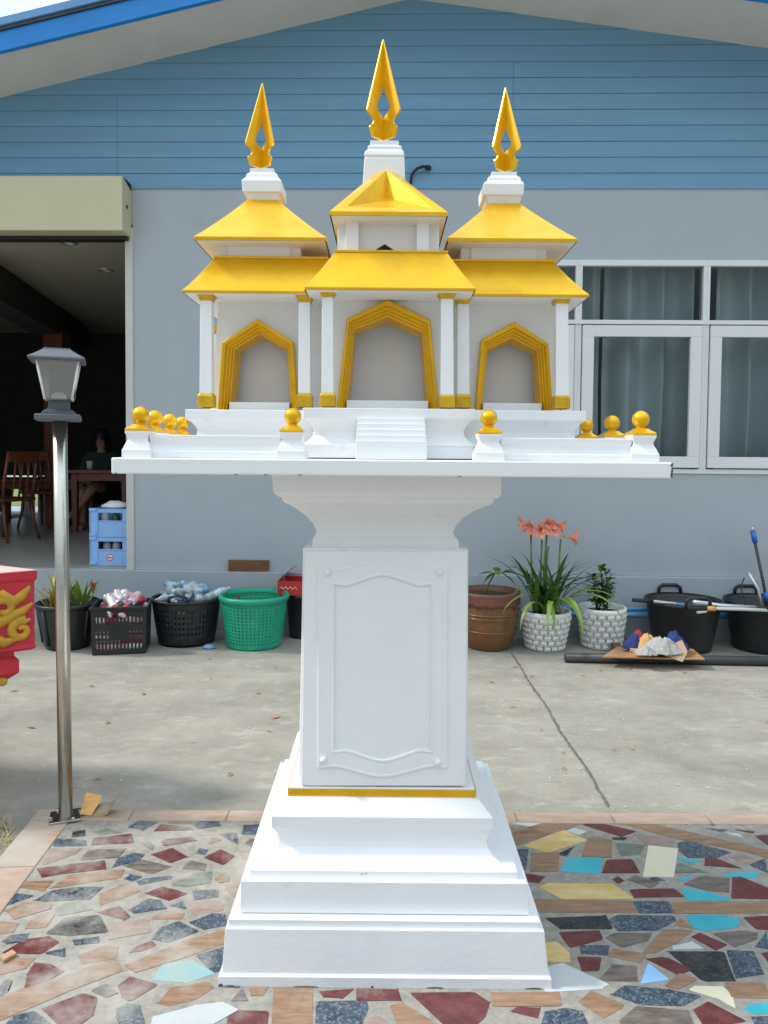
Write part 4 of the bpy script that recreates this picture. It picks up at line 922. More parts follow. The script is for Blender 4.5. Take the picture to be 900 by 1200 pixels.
for a in range(4):
    m_ = MB(); m_.tube([(math.cos(a*1.57+.78)*.12, math.sin(a*1.57+.78)*.12, .35), (math.cos(a*1.57+.78)*.17, math.sin(a*1.57+.78)*.17, 0)], .018, 8); m_.build('leg', M['darkwood'], q)
# far pictures behind the chairs
for k, (u0, u1, v0, v1, lab, mm) in enumerate(((26, 40, 559, 579, 'white and grey board leaning at the rear of the dark room', 'plainwhite'), (44, 54, 558, 578, 'small blue and white board leaning at the rear of the dark room', 'label'))):
    a = BW(u0, v0, 5.2); b_ = BW(u1, v1, 5.2); m_ = MB(); m_.box(a.x, b_.x, a.y, a.y+.03, zf+.001, a.z)
    o = m_.build('leaning_board', M[mm], None, org=((a.x+b_.x)/2, a.y, zf)); tag(o, lab, 'board')
    m_ = MB(); rr = random.Random(k)
    for _ in range(5):
        x = rr.uniform(a.x+.01, b_.x-.02); z = rr.uniform(b_.z, a.z-.05); m_.tube([(x, a.y-.003, z), (x+rr.uniform(-.03, .03), a.y-.003, z+.06), (x+rr.uniform(-.05, .05), a.y-.003, z+.1)], .010, 5)
    m_.build('painted_strokes', M['bluetool' if k else 'greypipe'], o)
# blue bottle crates by the jamb
def crate_blue(z, label, m_b, logo):
    p = BW(133, 660, .30); c = thing('bottle_crate', label, 'crate', (p.x, p.y, z), 'blue bottle crates stacked inside the doorway', local=True); c.rotation_euler = (0, 0, HYAW)
    w, d, h = .27, .30, .238; t_ = .018
    fx0, fx1 = -w/2, w/2
    q = MB()
    q.box(fx0, fx1, -d/2, -d/2+t_, 0, h*.58); q.box(fx0, fx1, -d/2, -d/2+t_, h*.86, h)
    q.box(fx0, fx0+.065, -d/2, -d/2+t_, h*.58, h*.86); q.box(fx1-.0, fx1+.06, -d/2, -d/2+t_, 0, h)
    q.box(fx0, fx0+t_, -d/2+t_, d/2, 0, h); q.box(fx1+.04, fx1+.06, -d/2+t_, d/2, 0, h); q.box(fx0+t_, fx1+.04, d/2-t_, d/2, 0, h); q.box(fx0+t_, fx1+.04, -d/2+t_, d/2-t_, 0, .012)
    for zz in (h*.04, h*.92): q.box(fx0-.008, fx0+.05, -d/2-.008, -d/2, zz, zz+.025)
    q.box(fx0+.07, fx1+.05, -d/2-.005, -d/2, h*.60-.012, h*.60-.002)
    for xx in (fx0-.006, fx0+.058): q.box(xx, xx+.008, -d/2-.006, -d/2, .0, h)
    q.build('crate_body', M['bluecrate'], c, bevel=.003)
    if logo:
        q = MB(); cx_, cz_ = .03, h*.30
        q.loft([[(cx_+math.cos(a*.314)*r_, -d/2-y_, cz_+math.sin(a*.314)*r_) for a in range(20)] for r_, y_ in ((.030, -.002), (.030, .003), (.024, .003), (.024, .001))]); q.build('round_logo', M['logo'], c)
        q = MB(); q.loft([[(cx_+math.cos(a*.314)*.0235, -d/2-y_, cz_+math.sin(a*.314)*.0235) for a in range(20)] for y_ in (0, .0025)]); q.build('logo_ground', M['plainwhite'], c)
        q = MB(); q.tube([(cx_-.014, -d/2-.004, cz_-.008), (cx_-.012, -d/2-.004, cz_+.010), (cx_-.004, -d/2-.004, cz_), (cx_+.004, -d/2-.004, cz_+.006), (cx_+.004, -d/2-.004, cz_-.008), (cx_+.014, -d/2-.004, cz_+.002)], .0035, 6); q.build('logo_mark', M['logo'], c)
    return c, h
c1, h_ = crate_blue(zf+.001, 'blue bottle crate with a round red logo, bottom of the stack by the doorjamb', None, True)
c2, h_ = crate_blue(zf+.002+.240, 'blue bottle crate on top of the stack, green bottle showing, white bag on it', None, False)
base_p = BW(133, 660, .30)
for k, (dx, zz, mm) in enumerate(((-.03, zf+.03, 'bottleclear'), (.05, zf+.03, 'bottleclear'), (-.045, zf+.275, 'bottleclear'), (.045, zf+.275, 'bottlegreen'))):
    m_ = MB(); x, y = base_p.x+dx, base_p.y-.06
    m_.lathe(x, y, [(.032, zz), (.034, zz+.01), (.034, zz+.14), (.016, zz+.18), (.014, zz+.195)], 16)
    tag(m_.build('glass_bottle', M[mm], None, org=(x, y, zz)), ['left clear bottle in the bottom blue crate', 'right clear bottle in the bottom blue crate', 'clear bottle in the top blue crate', 'green bottle in the top blue crate'][k], 'bottle', 'bottles in the blue crates')
m_ = MB(); rr = random.Random(4); rings = []
zb_ = zf+.002+.479
for i, (r_, z_) in enumerate(((.11, 0), (.13, .015), (.10, .035), (.05, .05), (.01, .052))):
    rings.append([(base_p.x+.03+math.cos(a*.45)*r_*rr.uniform(.8, 1.2), base_p.y+math.sin(a*.45)*r_*.8*rr.uniform(.8, 1.2), zb_+z_*rr.uniform(.8, 1.2) if i else zb_) for a in range(14)])
m_.loft(rings, sm=True); tag(m_.build('plastic_bag', M['plainwhite'], None, org=(base_p.x+.03, base_p.y, zb_)), 'crumpled white plastic bag on top of the blue crates', 'bag')
# wood block on plinth ledge
p0 = BW(268, 669, -.02); p1 = BW(315, 669, -.02); zt_ = B_(290, 656.5, -.03)[1]
m_ = MB(); m_.box(p0.x, p1.x, p0.y-.017, p0.y+.012, zf-.002, zt_); tag(m_.build('wood_block', M['block'], None, org=((p0.x+p1.x)/2, p0.y, zf), bevel=.003), 'short brown timber offcut lying on the wall ledge', 'wood')
# ------------------------------------------------------------------ garden lamp
LRX = Vector((math.cos(.36), math.sin(.36), 0)); LRY = Vector((-math.sin(.36), math.cos(.36), 0))
lb = G(77, 958, 0.004); LY = lb.y
lamp = thing('garden_lamp', 'square lantern garden lamp on a tall stainless steel pole', 'lamp post', (lb.x, LY, 0.004))
m_ = MB(); pm = W(0, 0, LY)
c = lb; m_.prism([c+LRX*a+LRY*b_ for a, b_ in ((-.058, -.05), (.058, -.05), (.058, .05), (-.058, .05))], (0, 0, .009)); bp = m_.build('base_plate', M['steel'], lamp, bevel=.002)
for dx in (-.045, .042):
    for dy in (-.03, .035):
        m_ = MB(); m_.lathe(c.x+dx, c.y+dy, [(.007, .012), (.007, .019), (.004, .021)], 6, sm=False); m_.build('bolt', M['steel'], bp)
top = W(70, 492, LY)
m_ = MB(); m_.tube([(lb.x, LY, .012), ((lb.x+top.x)/2, LY, (top.z)/2), (top.x, LY, top.z)], .0262, 28); m_.build('pole', M['steel'], lamp)
def sq(rows, cx_, cy_):
    rings = []
    for hwpx, v in rows:
        h = hwpx*.92*LY/F; z = W(70, v, LY).z; rings.append([Vector((cx_, cy_, z))+LRX*(a*h)+LRY*(b_*h) for a, b_ in ((-1, -1), (1, -1), (1, 1), (-1, 1))])
    return rings
cx_ = W(68.7, 490, LY).x
m_ = MB(); m_.loft(sq([(25.5, 493.5), (26.3, 492), (26.3, 487.5), (25, 486)], cx_, LY)); m_.build('collar_plate', M['lampgrey'], lamp, bevel=.002)
m_ = MB(); m_.loft(sq([(20, 486), (19, 483.5), (16, 481), (12.5, 479.5), (12, 470)], cx_+.003, LY)); m_.build('socket', M['lampdark'], lamp, bevel=.002)
cx_ = W(69, 450, LY).x
r_ = sq([(14, 470.5), (16, 468), (24.5, 424), (22.5, 424), (14.5, 467)], cx_, LY)
m_ = MB(); m_.loft(r_, caps=(True, False)); m_.build('lantern_glass', M['lampglass'], lamp, bevel=.002)
for sx in (-1, 1):
    for sy in (-1, 1):
        m_ = MB(); o_ = Vector((cx_, LY, 0)); a = o_+(LRX*sx+LRY*sy)*(14.3*LY/F); b_ = o_+(LRX*sx+LRY*sy)*(22*LY/F); a.z = W(70, 469, LY).z; b_.z = W(70, 425, LY).z; m_.tube([a, b_], .0045, 6); m_.build('lantern_rib', M['frost'], lamp)
m_ = MB(); m_.lathe(cx_, LY, [(.028, W(70, 469, LY).z), (.026, W(70, 463, LY).z), (.012, W(70, 460, LY).z)], 16); m_.build('light_source', M['frost'], lamp)
m_ = MB(); m_.box(cx_-.05, cx_+.05, LY+.028, LY+.034, W(70, 466, LY).z, W(70, 428, LY).z); m_.build('reflector', M['lampgrey'], lamp)
m_ = MB(); m_.loft(sq([(31, 424.5), (33, 423), (32, 421), (24, 416.5), (18, 412.5), (16, 411), (15.5, 409.5)], cx_-.003, LY)); m_.build('cap', M['lampgrey'], lamp, bevel=.002)
# scraps beside the lamp
p = G(108, 960, .001)
m_ = MB(); rings = []
for i in range(9):
    t_ = i/8; a = W(104+36*t_, 966-3*math.sin(t_*3.1)-(22*max(0, t_-.45)**1.3*3.0), LY+.03+.02*t_)
    d = Vector((.02, .09, .0)); 
    a.z = max(a.z, .004)
    rings.append([a-d*.35, a+d*.3+Vector((0, 0, .018+.02*t_))])
m_.loft(rings, caps=(False, False), closed=False, sm=True); tag(m_.build('cardboard_scrap', M['paper'], None, org=p, solid=.003, recalc=False), 'curled grey brown cardboard scrap beside the lamp pole foot', 'cardboard')
m_ = MB(); q0 = W(93, 957, LY+.01); q1 = W(107, 963, LY+.0); q2 = W(118, 938, LY+.05); q3 = W(99, 933, LY+.06)
for q_ in (q0, q1): q_.z = max(q_.z, .012)
m_.prism([q0, q1, q2, q3], (0.0, .018, .012)); tag(m_.build('wood_scrap', M['cardlight'], None, org=q0, bevel=.002), 'small orange wood chip leaning on the curled cardboard by the lamp', 'wood')
m_ = MB(); q0 = G(2, 1127); q1 = G(17, 1119); d = (q1-q0).normalized(); n = Vector((-d.y, d.x, 0))*.012
m_.prism([q0-n+Vector((0, 0, .003)), q1-n+Vector((0, 0, .003)), q1+n+Vector((0, 0, .003)), q0+n+Vector((0, 0, .003))], (0, 0, .008)); tag(m_.build('wood_scrap', M['card'], None, org=q0), 'tiny pale wood sliver on the paving at the left photo edge', 'wood')
m_ = MB(); rr = random.Random(8)
for i in range(130):
    c = G(rr.uniform(-16, 12), rr.uniform(960, 1004), GZ)
    if (c-P0).dot(nl) > -.02: continue
    a = rr.uniform(0, 6.3); l = rr.uniform(.03, .09); e = Vector((math.cos(a)*l, math.sin(a)*l, rr.uniform(.01, .05))); n = Vector((-e.y, e.x, 0)).normalized()*.0018
    m_.add([c-n, c+n, c+e], [(0, 1, 2)])
o = stuff(m_.build('dry_grass', M['drygrass'], recalc=False), 'dry straw grass against the left edge of the paving'); o['category'] = 'grass'
# ------------------------------------------------------------------ red shrine table at the left edge
RY = 3.15; C0 = W(44, 667, RY); RR = .62; rc = Vector((C0.x-RR, RY, 0))
rs = thing('red_shrine', 'red octagonal shrine table with gold scrollwork cut off by the left photo edge', 'shrine', (rc.x, rc.y, GZ))
tip = C0-rc; tip.z = 0
def dirv(a): return Vector((math.cos(R(a)), math.sin(R(a)), 0))
t1_ = tip+dirv(217)*.55; t2_ = tip+dirv(153)*.55
PLAN = [tip, t2_, t2_+Vector((-.75, .06, 0)), t1_+Vector((-.75, -.06, 0)), t1_]
PC = sum(PLAN, Vector())/5
def octo(r_, z, ph=0):
    k = (r_/RR) if r_ > .42 else None
    if k: return [rc+p-(p-PC).normalized()*(RR-r_)*1.15+Vector((0, 0, z)) for p in PLAN]
    return [rc+PC+(p-PC).normalized()*r_+Vector((0, 0, z)) for p in PLAN]
PH = 0
zz = lambda v: W(40, v, RY).z
def rad_px(u): return RR-(44-u)*RY/F
m_ = MB(); m_.loft([octo(rad_px(38), zz(761)), octo(rad_px(43), zz(758)), octo(rad_px(41), zz(754)), octo(rad_px(41), zz(681)), octo(rad_px(43.5), zz(678)), octo(RR, zz(676)), octo(RR, zz(668.5))], caps=(True, False)); tbl = m_.build('table_top', M['redpaint'], rs, bevel=.003)
m_ = MB(); m_.loft([octo(RR-.001, zz(668.5)-.003), octo(RR-.001, zz(668.5)+.003)]); m_.build('table_surface', M['pinkpaint'], tbl)
m_ = MB(); m_.loft([octo(.25, zz(830)), octo(.43, zz(812)), octo(rad_px(10), zz(798)), octo(rad_px(25), zz(788)), octo(rad_px(25), zz(773)), octo(rad_px(20), zz(768)), octo(rad_px(20), zz(760))]); m_.build('lower_tier', M['redpaint'], rs, bevel=.003)
m_ = MB(); m_.loft([octo(.40, GZ), octo(.40, GZ+.1), octo(.30, GZ+.14), octo(.26, GZ+.2), octo(.25, zz(829))]); m_.build('column', M['redpaint'], rs, bevel=.004)
# gold scrolls on the visible front face: face between octagon vertices 0 and 7 (front right)
va, vb = Vector(octo(rad_px(41), 0)[0]), Vector(octo(rad_px(41), 0)[4])
fd = (vb-va).normalized(); fn = Vector((-fd.y, fd.x, 0)); 
if fn.y > 0: fn = -fn
def FP(s_, z): return va+fd*s_+Vector((0, 0, z))+fn*.003
zA, zB = zz(756), zz(680); Hh = zB-zA
def scroll(mb, pts_, rad_):
    # flat leaf relief: a ribbon with a raised middle
    P3 = [FP(a, zA+b*Hh) for a, b in pts_]; n = len(P3); vs = []
    rad_ = rad_ if hasattr(rad_, '__len__') else [rad_]*n
    for i, p_ in enumerate(P3):
        t_ = (P3[min(i+1, n-1)]-P3[max(i-1, 0)]).normalized(); sd = t_.cross(fn).normalized(); w = rad_[i]*1.55
        vs += [p_-sd*w, p_-sd*w*.8+fn*.009, p_+fn*.015, p_+sd*w*.8+fn*.009, p_+sd*w]
    mb.add(vs, [(5*i+k, 5*i+k+1, 5*i+k+6, 5*i+k+5) for i in range(n-1) for k in range(4)], sm=True)
def spiral(cx, cz, r0, turns, a0, sgn, n=22):
    return [(cx+r0*(1-.8*i/n)*math.cos(a0+sgn*turns*6.283*i/n), cz+(r0/Hh)*(1-.8*i/n)*math.sin(a0+sgn*turns*6.283*i/n)) for i in range(n+1)]
m_ = MB()
k = .30/Hh
for off in (0, .26):
    P_ = spiral(off+.055, .26, .045, 1.2, 1.9, -1); scroll(m_, P_, [.014-.008*i/len(P_) for i in range(len(P_))])
    P_ = spiral(off+.12, .62, .055, 1.2, -1.5, 1); scroll(m_, P_, [.016-.009*i/len(P_) for i in range(len(P_))])
    scroll(m_, [(off+.02, .92), (off+.045, .80), (off+.085, .70), (off+.13, .84), (off+.17, .80)], [.004, .013, .017, .013, .005])
    scroll(m_, [(off+.01, .66), (off+.05, .55), (off+.09, .50), (off+.14, .40), (off+.20, .44)], [.004, .012, .016, .014, .005])
    scroll(m_, [(off+.07, .14), (off+.12, .10), (off+.17, .20), (off+.21, .15)], [.005, .014, .014, .004])
    scroll(m_, [(off+.02, .42), (off+.045, .38), (off+.075, .44)], [.004, .010, .004])
m_.build('gold_scrollwork', M['scroll'], tbl)
m_ = MB(); va2 = Vector(octo(rad_px(13), 0)[0]); vb2 = Vector(octo(rad_px(13), 0)[4])
for i in range(7):
    c = va2.lerp(vb2, (i+.4)/7); m_.sphere((c.x, c.y, zz(797)), .028, 10, 6, sc=(1, .6, .8))
m_.build('gold_petals', M['scroll'], rs)
# ------------------------------------------------------------------ pots and containers by the wall
def base_at(u, v): return G(u, v, GZ)
def rpx(w, Y): return w*Y/F
# black planter with bromeliads
p = base_at(80, 757); Y = p.y; s_ = Y/F
q = thing('planter', 'round black plastic planter with orange green spiky plants, behind the lamp pole', 'planter', p, 'pots along the house wall')
m_ = MB(); m_.lathe(p.x, Y, [(24*s_, GZ), (26*s_, GZ+4*s_), (33*s_, GZ+46*s_), (33*s_, GZ+49*s_), (36*s_, GZ+49*s_), (36*s_, GZ+53*s_), (33.5*s_, GZ+54*s_), (32*s_, GZ+44*s_)], 36, caps=(True, False)); m_.build('pot', M['black'], q)
m_ = MB()
for a in range(8):
    t_ = a*.785+.3; m_.box(-1, -1, 0, 0, 0, 0) if False else None
    c0 = Vector((p.x+27*s_*math.cos(t_), Y+27*s_*math.sin(t_), GZ+6*s_)); c1 = Vector((p.x+33.5*s_*math.cos(t_), Y+33.5*s_*math.sin(t_), GZ+46*s_)); m_.tube([c0, c1], .012, 6)
m_.build('pot_ribs', M['black'], q)
m_ = MB(); m_.lathe(p.x, Y, [(31*s_, GZ+44*s_), (.001, GZ+46*s_)], 20, caps=(False, False)); m_.build('soil', M['soil'], q)
def ribbon(mb, base_, az, length, lean, width, droop, n=8, mi=0, fold=.3):
    d = Vector((math.cos(az), math.sin(az), 0)); sd = Vector((-d.y, d.x, 0)); p_ = Vector(base_); ang = lean; vs = []
    for i in range(n+1):
        t_ = i/n; w = width*(.55+.9*t_ if t_ < .4 else .91)*(1-max(0, (t_-.45)/.55)**1.6)
        w = max(w, width*.02)
        up_ = d*(-math.cos(ang))+Vector((0, 0, math.sin(ang)))
        vs += [p_-sd*w+up_*w*fold, p_, p_+sd*w+up_*w*fold]
        p_ = p_+(d*math.sin(ang)+Vector((0, 0, math.cos(ang))))*(length/n); ang += droop/n
    f = []
    for i in range(n): f += [(3*i, 3*i+1, 3*i+4, 3*i+3), (3*i+1, 3*i+2, 3*i+5, 3*i+4)]
    mb.add(vs, f, mi, True)
rr = random.Random(21)
for k, (u, lab) in enumerate(((62, 'yellow green spiky bromeliad at the left of the black planter'), (76, 'tall bromeliad with a brown red tip in the middle of the black planter'), (95, 'orange tipped bromeliad at the right of the black planter'))):
    c = W(u, 712, Y+rr.uniform(-.05, .05)); c.z = GZ+45*s_
    q = thing('bromeliad', lab, 'plant', c, 'bromeliads in the black planter')
    m_ = MB()
    for i in range(20): ribbon(m_, (c.x+rr.uniform(-.03, .03), c.y+rr.uniform(-.03, .03), c.z), rr.uniform(0, 6.3), rr.uniform(.18, .34), rr.uniform(.05, .7), rr.uniform(.010, .016), rr.uniform(.3, 1.0), 6)
    m_.build('leaves', M['brom' if k != 2 else 'leaflight'], q, recalc=False)
    m_ = MB(); hh = (.14, .27, .22)[k]; x2 = c.x+(0, .02, .09)[k]
    m_.tube([(c.x, c.y, c.z), (x2, c.y, c.z+hh*.8)], .006, 6)
    for i in range(16 if k else 7): ribbon(m_, (x2, c.y, c.z+hh*(.55+.03*i*.6)), i*2.4, .06, .5, .009, .5, 4)
    m_.build('flower_spike', M['bromred'], q, recalc=False)
# lattice helper
def lattice(cx_, cy_, z0, h, r0, r1, nu, nv, rows, shape='round', bar=.5):
    """perforated wall: rows = list of (t0,t1) height bands with holes"""
    m = MB()
    ts = []
    return m
def perforated(rfun, z0, z1, nu, nv, holes):
    """grid of faces around, skipping cells for which holes(i,j) is true"""
    m = MB(); vs = []
    for j in range(nv+1):
        z = z0+(z1-z0)*j/nv
        for i in range(nu): x, y = rfun(i/nu, j/nv); vs.append((x, y, z))
    f = [(j*nu+i, j*nu+(i+1) % nu, (j+1)*nu+(i+1) % nu, (j+1)*nu+i) for j in range(nv) for i in range(nu) if not holes(i, j)]
    m.add(vs, f, sm=True); return m
# black crate with cans
pL = base_at(104.5, 767); pR = base_at(166, 767); Y = (pL.y+pR.y)/2-.01; s_ = Y/F
cw = (pR.x-pL.x); cdp = .30; chh = 56*s_; cx_ = (pL.x+pR.x)/2; cy_ = Y+cdp/2
q = thing('plastic_crate', 'square black lattice crate filled with empty drink cans', 'crate', (cx_, cy_, GZ)); q.rotation_euler = (0, 0, R(11))
def rectpath(t, k):
    w = cw/2*(.97+.05*k); d = cdp/2*(.97+.05*k); per = [(-w, -d), (w, -d), (w, d), (-w, d)]
    t4 = t*4; i = int(t4) % 4; f = t4-int(t4); a = per[i]; b = per[(i+1) % 4]; return cx_+a[0]+(b[0]-a[0])*f, cy_+a[1]+(b[1]-a[1])*f
def hol(i, j):
    c = i % 29
    if c in (0, 1, 27, 28) : return False
    if j in (0, 1, 6, 10, 11, 12, 17, 18, 19): return False
    if 10 <= c <= 18 and 7 <= j <= 13: return False
    return c % 2 == 0
m_ = perforated(rectpath, GZ+.004, GZ+chh, 116, 20, hol); m_.sm = [False]*len(m_.sm)
m_.build('crate_wall', M['black'], q, solid=.006, recalc=False)
m_ = MB(); m_.box(cx_-cw/2*.97, cx_+cw/2*.97, cy_-cdp/2*.97, cy_+cdp/2*.97, GZ+.002, GZ+.008); m_.build('crate_floor', M['black'], q)
m_ = MB(); w = cw/2*1.02; d = cdp/2*1.02
for x0, x1, y0, y1 in ((-w-.012, w+.012, -d-.012, -d+.004), (-w-.012, w+.012, d-.004, d+.012), (-w-.012, -w+.004, -d+.004, d-.004), (w-.004, w+.012, -d+.004, d-.004)): m_.box(cx_+x0, cx_+x1, cy_+y0, cy_+y1, GZ+chh-.012, GZ+chh+.008)
m_.build('crate_rim', M['black'], q, bevel=.003)
# cans
def can_mesh(mats_):
    m = MB(); m.lathe(0, 0, [(.024, -.058), (.028, -.056), (.032, -.050)], 18, caps=(True, False), mi=1); m.lathe(0, 0, [(.032, -.050), (.032, .045)], 18, caps=(False, False), mi=0); m.lathe(0, 0, [(.032, .045), (.026, .056), (.026, .059), (.024, .057)], 18, caps=(False, True), mi=1)
    return m.build('drink_can', mats_, None)
protos = [can_mesh([M[k], M['alu']]) for k in ('canpink', 'canred', 'canwhite')]
labs = ['pink and silver drink can heaped in the black crate', 'red drink can heaped in the black crate', 'white drink can heaped in the black crate']
rr = random.Random(31); used = [0, 0, 0]
def place(o, loc, rot):
    o.location = loc; o.rotation_euler = rot
for i in range(78):
    k = rr.choice((0, 0, 1, 2, 2)); lay = min(5, i//12)
    o = protos[k] if not used[k] else protos[k].copy()
    if used[k]: COL.objects.link(o)
    used[k] += 1; tag(o, labs[k], 'can', 'empty cans in the black crate')
    top_ = GZ+.05+lay*.064+(.022*((i*7) % 3)-.03 if lay == 5 else 0)
    dx = rr.uniform(-.5, .5)*(cw-.13); dy = rr.uniform(-.5, .5)*(cdp-.13)
    if lay < 5: dx = ((i % 4)/3-.5)*(cw-.14)+rr.uniform(-.01, .01); dy = ((i//4 % 3)/2-.5)*(cdp-.085)
    place(o, (cx_+dx*.982-dy*.19, cy_+dx*.19+dy*.982, top_), (rr.uniform(.9, 1.9), rr.uniform(-.4, .4), rr.uniform(0, 6.3)) if lay >= 4 else (0, R(90), R(11)+rr.uniform(-.1, .1)))
m_ = MB(); m_.sphere((cx_+.01, cy_+.0, GZ+chh-.02), .12, 14, 8, sc=(1.2, 1.0, .4)); tag(m_.build('bin_liner', M['rubber'], None, org=(cx_, cy_, GZ+chh-.05)), 'black bin liner bunched among the cans in the black crate', 'bag')
# black oval basket with bottles
p = base_at(212, 758); Y = p.y+.16; s_ = Y/F
q = thing('laundry_basket', 'black woven basket with two handles heaped with plastic bottles', 'basket', (p.x, Y, GZ))
def rrb(t, k):
    r_ = (31+8*k**.8)*s_; n_ = 48; a = t*6.2832; w = .0025*(1 if (int(t*48)+int(k*14)) % 2 else -1); return p.x+(r_+w)*math.cos(a), Y+(r_*.92+w)*math.sin(a)
m_ = perforated(rrb, GZ+.003, GZ+52*s_, 144, 16, lambda i, j: 3 < j < 14 and i % 3 == 0 and j % 2 == 0); m_.build('basket_wall', M['black'], q, solid=.007, recalc=False)
m_ = MB(); m_.lathe(p.x, Y, [(31*s_, GZ+.003), (.001, GZ+.004)], 32, caps=(False, False)); m_.build('basket_floor', M['black'], q)
m_ = MB(); ring = [(p.x+39.5*s_*math.cos(a*.2618), Y+36.5*s_*math.sin(a*.2618), GZ+52*s_) for a in range(25)]; m_.tube(ring, .014, 8); m_.build('basket_rim', M['black'], q)
for sy in (-1, 1):
    m_ = MB(); m_.tube([(p.x-11*s_, Y+sy*35*s_, GZ+51*s_), (p.x-10*s_, Y+sy*37*s_, GZ+59*s_), (p.x, Y+sy*37*s_, GZ+62*s_), (p.x+10*s_, Y+sy*37*s_, GZ+59*s_), (p.x+11*s_, Y+sy*35*s_, GZ+51*s_)], .011, 8); m_.build('handle', M['black'], q)
def pet_mesh(m1, lab):
    m = MB(); m.lathe(0, 0, [(.022, -.10), (.030, -.095), (.031, -.05), (.028, -.045), (.031, -.04), (.031, -.005)], 14, caps=(True, False), mi=0); m.lathe(0, 0, [(.0312, -.005), (.0312, .045)], 14, caps=(False, False), mi=1); m.lathe(0, 0, [(.031, .045), (.029, .06), (.014, .092), (.012, .105)], 14, caps=(False, True), mi=0); m.lathe(0, 0, [(.015, .098), (.015, .115)], 12, mi=2)
    return m.build('plastic_bottle', [m1, lab, M['capblue']], None)
bp_ = [pet_mesh(M['pet'], M['pet']), pet_mesh(M['petblue'], M['label']), pet_mesh(M['pet'], M['label'])]
bl_ = ['clear plastic bottle without label in the heap on the black basket', 'blue tinted plastic bottle in the heap on the black basket', 'clear plastic bottle with a blue label in the heap on the black basket']
used = [0, 0, 0]; rr = random.Random(17)
for i in range(54):
    k = rr.choice((0, 0, 1, 2)); o = bp_[k] if not used[k] else bp_[k].copy()
    if used[k]: COL.objects.link(o)
    used[k] += 1; tag(o, bl_[k], 'bottle', 'plastic bottles in the black basket')
    rad_ = (12, 14, 20, 25)[i % 4]*s_*math.sqrt(rr.random()); a = rr.uniform(0, 6.3); z = GZ+(37+(i % 4)*7.5)*s_+.045*(1-rad_/(30*s_))
    place(o, (p.x+rad_*math.cos(a), Y+rad_*.9*math.sin(a), z), (rr.uniform(.9, 2.1), rr.uniform(-.5, .5), rr.uniform(0, 6.3)))
o = bp_[2].copy(); COL.objects.link(o); place(o, (p.x+36*s_, Y-.03, GZ+58*s_), (0, R(68), .2)); tag(o, 'clear plastic bottle poking out over the right rim of the black basket', 'bottle', 'plastic bottles in the black basket')
# green basket
p = base_at(293, 762); Y = p.y+.17; s_ = Y/F
q = thing('laundry_basket', 'round green plastic basket with square holes', 'basket', (p.x, Y, GZ))
def rrg(t, k): a = t*6.2832; r_ = (32+6.5*k)*s_; return p.x+r_*math.cos(a), Y+r_*math.sin(a)
m_ = perforated(rrg, GZ+.003, GZ+57*s_, 144, 29, lambda i, j: 2 < j < 27 and i % 3 == 1 and j % 2 == 1); m_.build('basket_wall', M['green'], q, solid=.006, recalc=False)
m_ = MB(); m_.lathe(p.x, Y, [(32*s_, GZ+.003), (.001, GZ+.004)], 32, caps=(False, False)); m_.build('basket_floor', M['green'], q)
m_ = MB(); m_.lathe(p.x, Y, [(38*s_, GZ+53*s_), (40.5*s_, GZ+54*s_), (41.5*s_, GZ+58*s_), (40*s_, GZ+61*s_), (37.5*s_, GZ+60*s_), (37*s_, GZ+55*s_)], 48, caps=(False, False)); m_.build('basket_rim', M['green'], q)
m_ = MB(); a = (p.x-20*s_, Y+.05, GZ+.02); m_.lathe(a[0], a[1], [(.035, a[2]), (.036, a[2]+.22), (.014, a[2]+.28), (.013, a[2]+.345), (.001, a[2]+.346)], 14); tag(m_.build('glass_bottle', M['bottlered'], None, org=a), 'dark red bottle neck showing inside the green basket', 'bottle')
m_ = MB(); rr = random.Random(5); a = base_at(245, 760)
m_.loft([[(a.x+math.cos(t_*.52)*r_*rr.uniform(.7, 1.2), a.y+math.sin(t_*.52)*r_*rr.uniform(.7, 1.1), GZ+z_) for t_ in range(12)] for r_, z_ in ((.04, .001), (.05, .015), (.03, .03), (.005, .035))], sm=True); tag(m_.build('plastic_scrap', M['petblue'], None, org=a), 'crumpled bluish plastic scrap on the ground between the two baskets', 'litter')
# black bucket with red carton
p = base_at(352, 750); Y = p.y+.12; s_ = Y/F
q = thing('bucket', 'black bucket half hidden behind the white pedestal, red carton on it', 'bucket', (p.x, Y, GZ))
m_ = MB(); m_.lathe(p.x, Y, [(14*s_, GZ), (15*s_, GZ+3*s_), (19*s_, GZ+48*s_), (20.5*s_, GZ+48*s_), (20.5*s_, GZ+52*s_), (18*s_, GZ+51*s_), (15*s_, GZ+8*s_)], 28, caps=(True, False)); m_.build('bucket_wall', M['black'], q)
a = W(340, 697, Y-.05); bx = thing('carton', 'red cardboard carton with gold lettering on the black bucket', 'box', (a.x, Y, GZ+53*s_))
m_ = MB(); z0 = GZ+52.5*s_
V = [(a.x-.085, Y-.13, z0), (a.x+.16, Y-.14, z0), (a.x+.17, Y+.10, z0), (a.x-.08, Y+.12, z0)]
m_.loft([V, [(x-.002, y, z0+.11) for x, y, z in V]], caps=(True, False)); cb_ = m_.build('carton_body', M['redbox'], bx, solid=.004, recalc=False)
m_ = MB(); m_.add([(a.x-.087, Y-.13, z0+.11), (a.x-.082, Y+.12, z0+.11), (a.x+.03, Y+.10, z0+.20), (a.x+.02, Y-.12, z0+.20)], [(0, 1, 2, 3)]); m_.build('open_flap', M['block'], bx, solid=.004, recalc=False)
m_ = MB(); m_.tube([(a.x-.07+.012*i, Y-.137, z0+.055+.012*math.sin(i*2.1)) for i in range(12)], .004, 5); m_.build('lettering', M['ivory'], cb_)
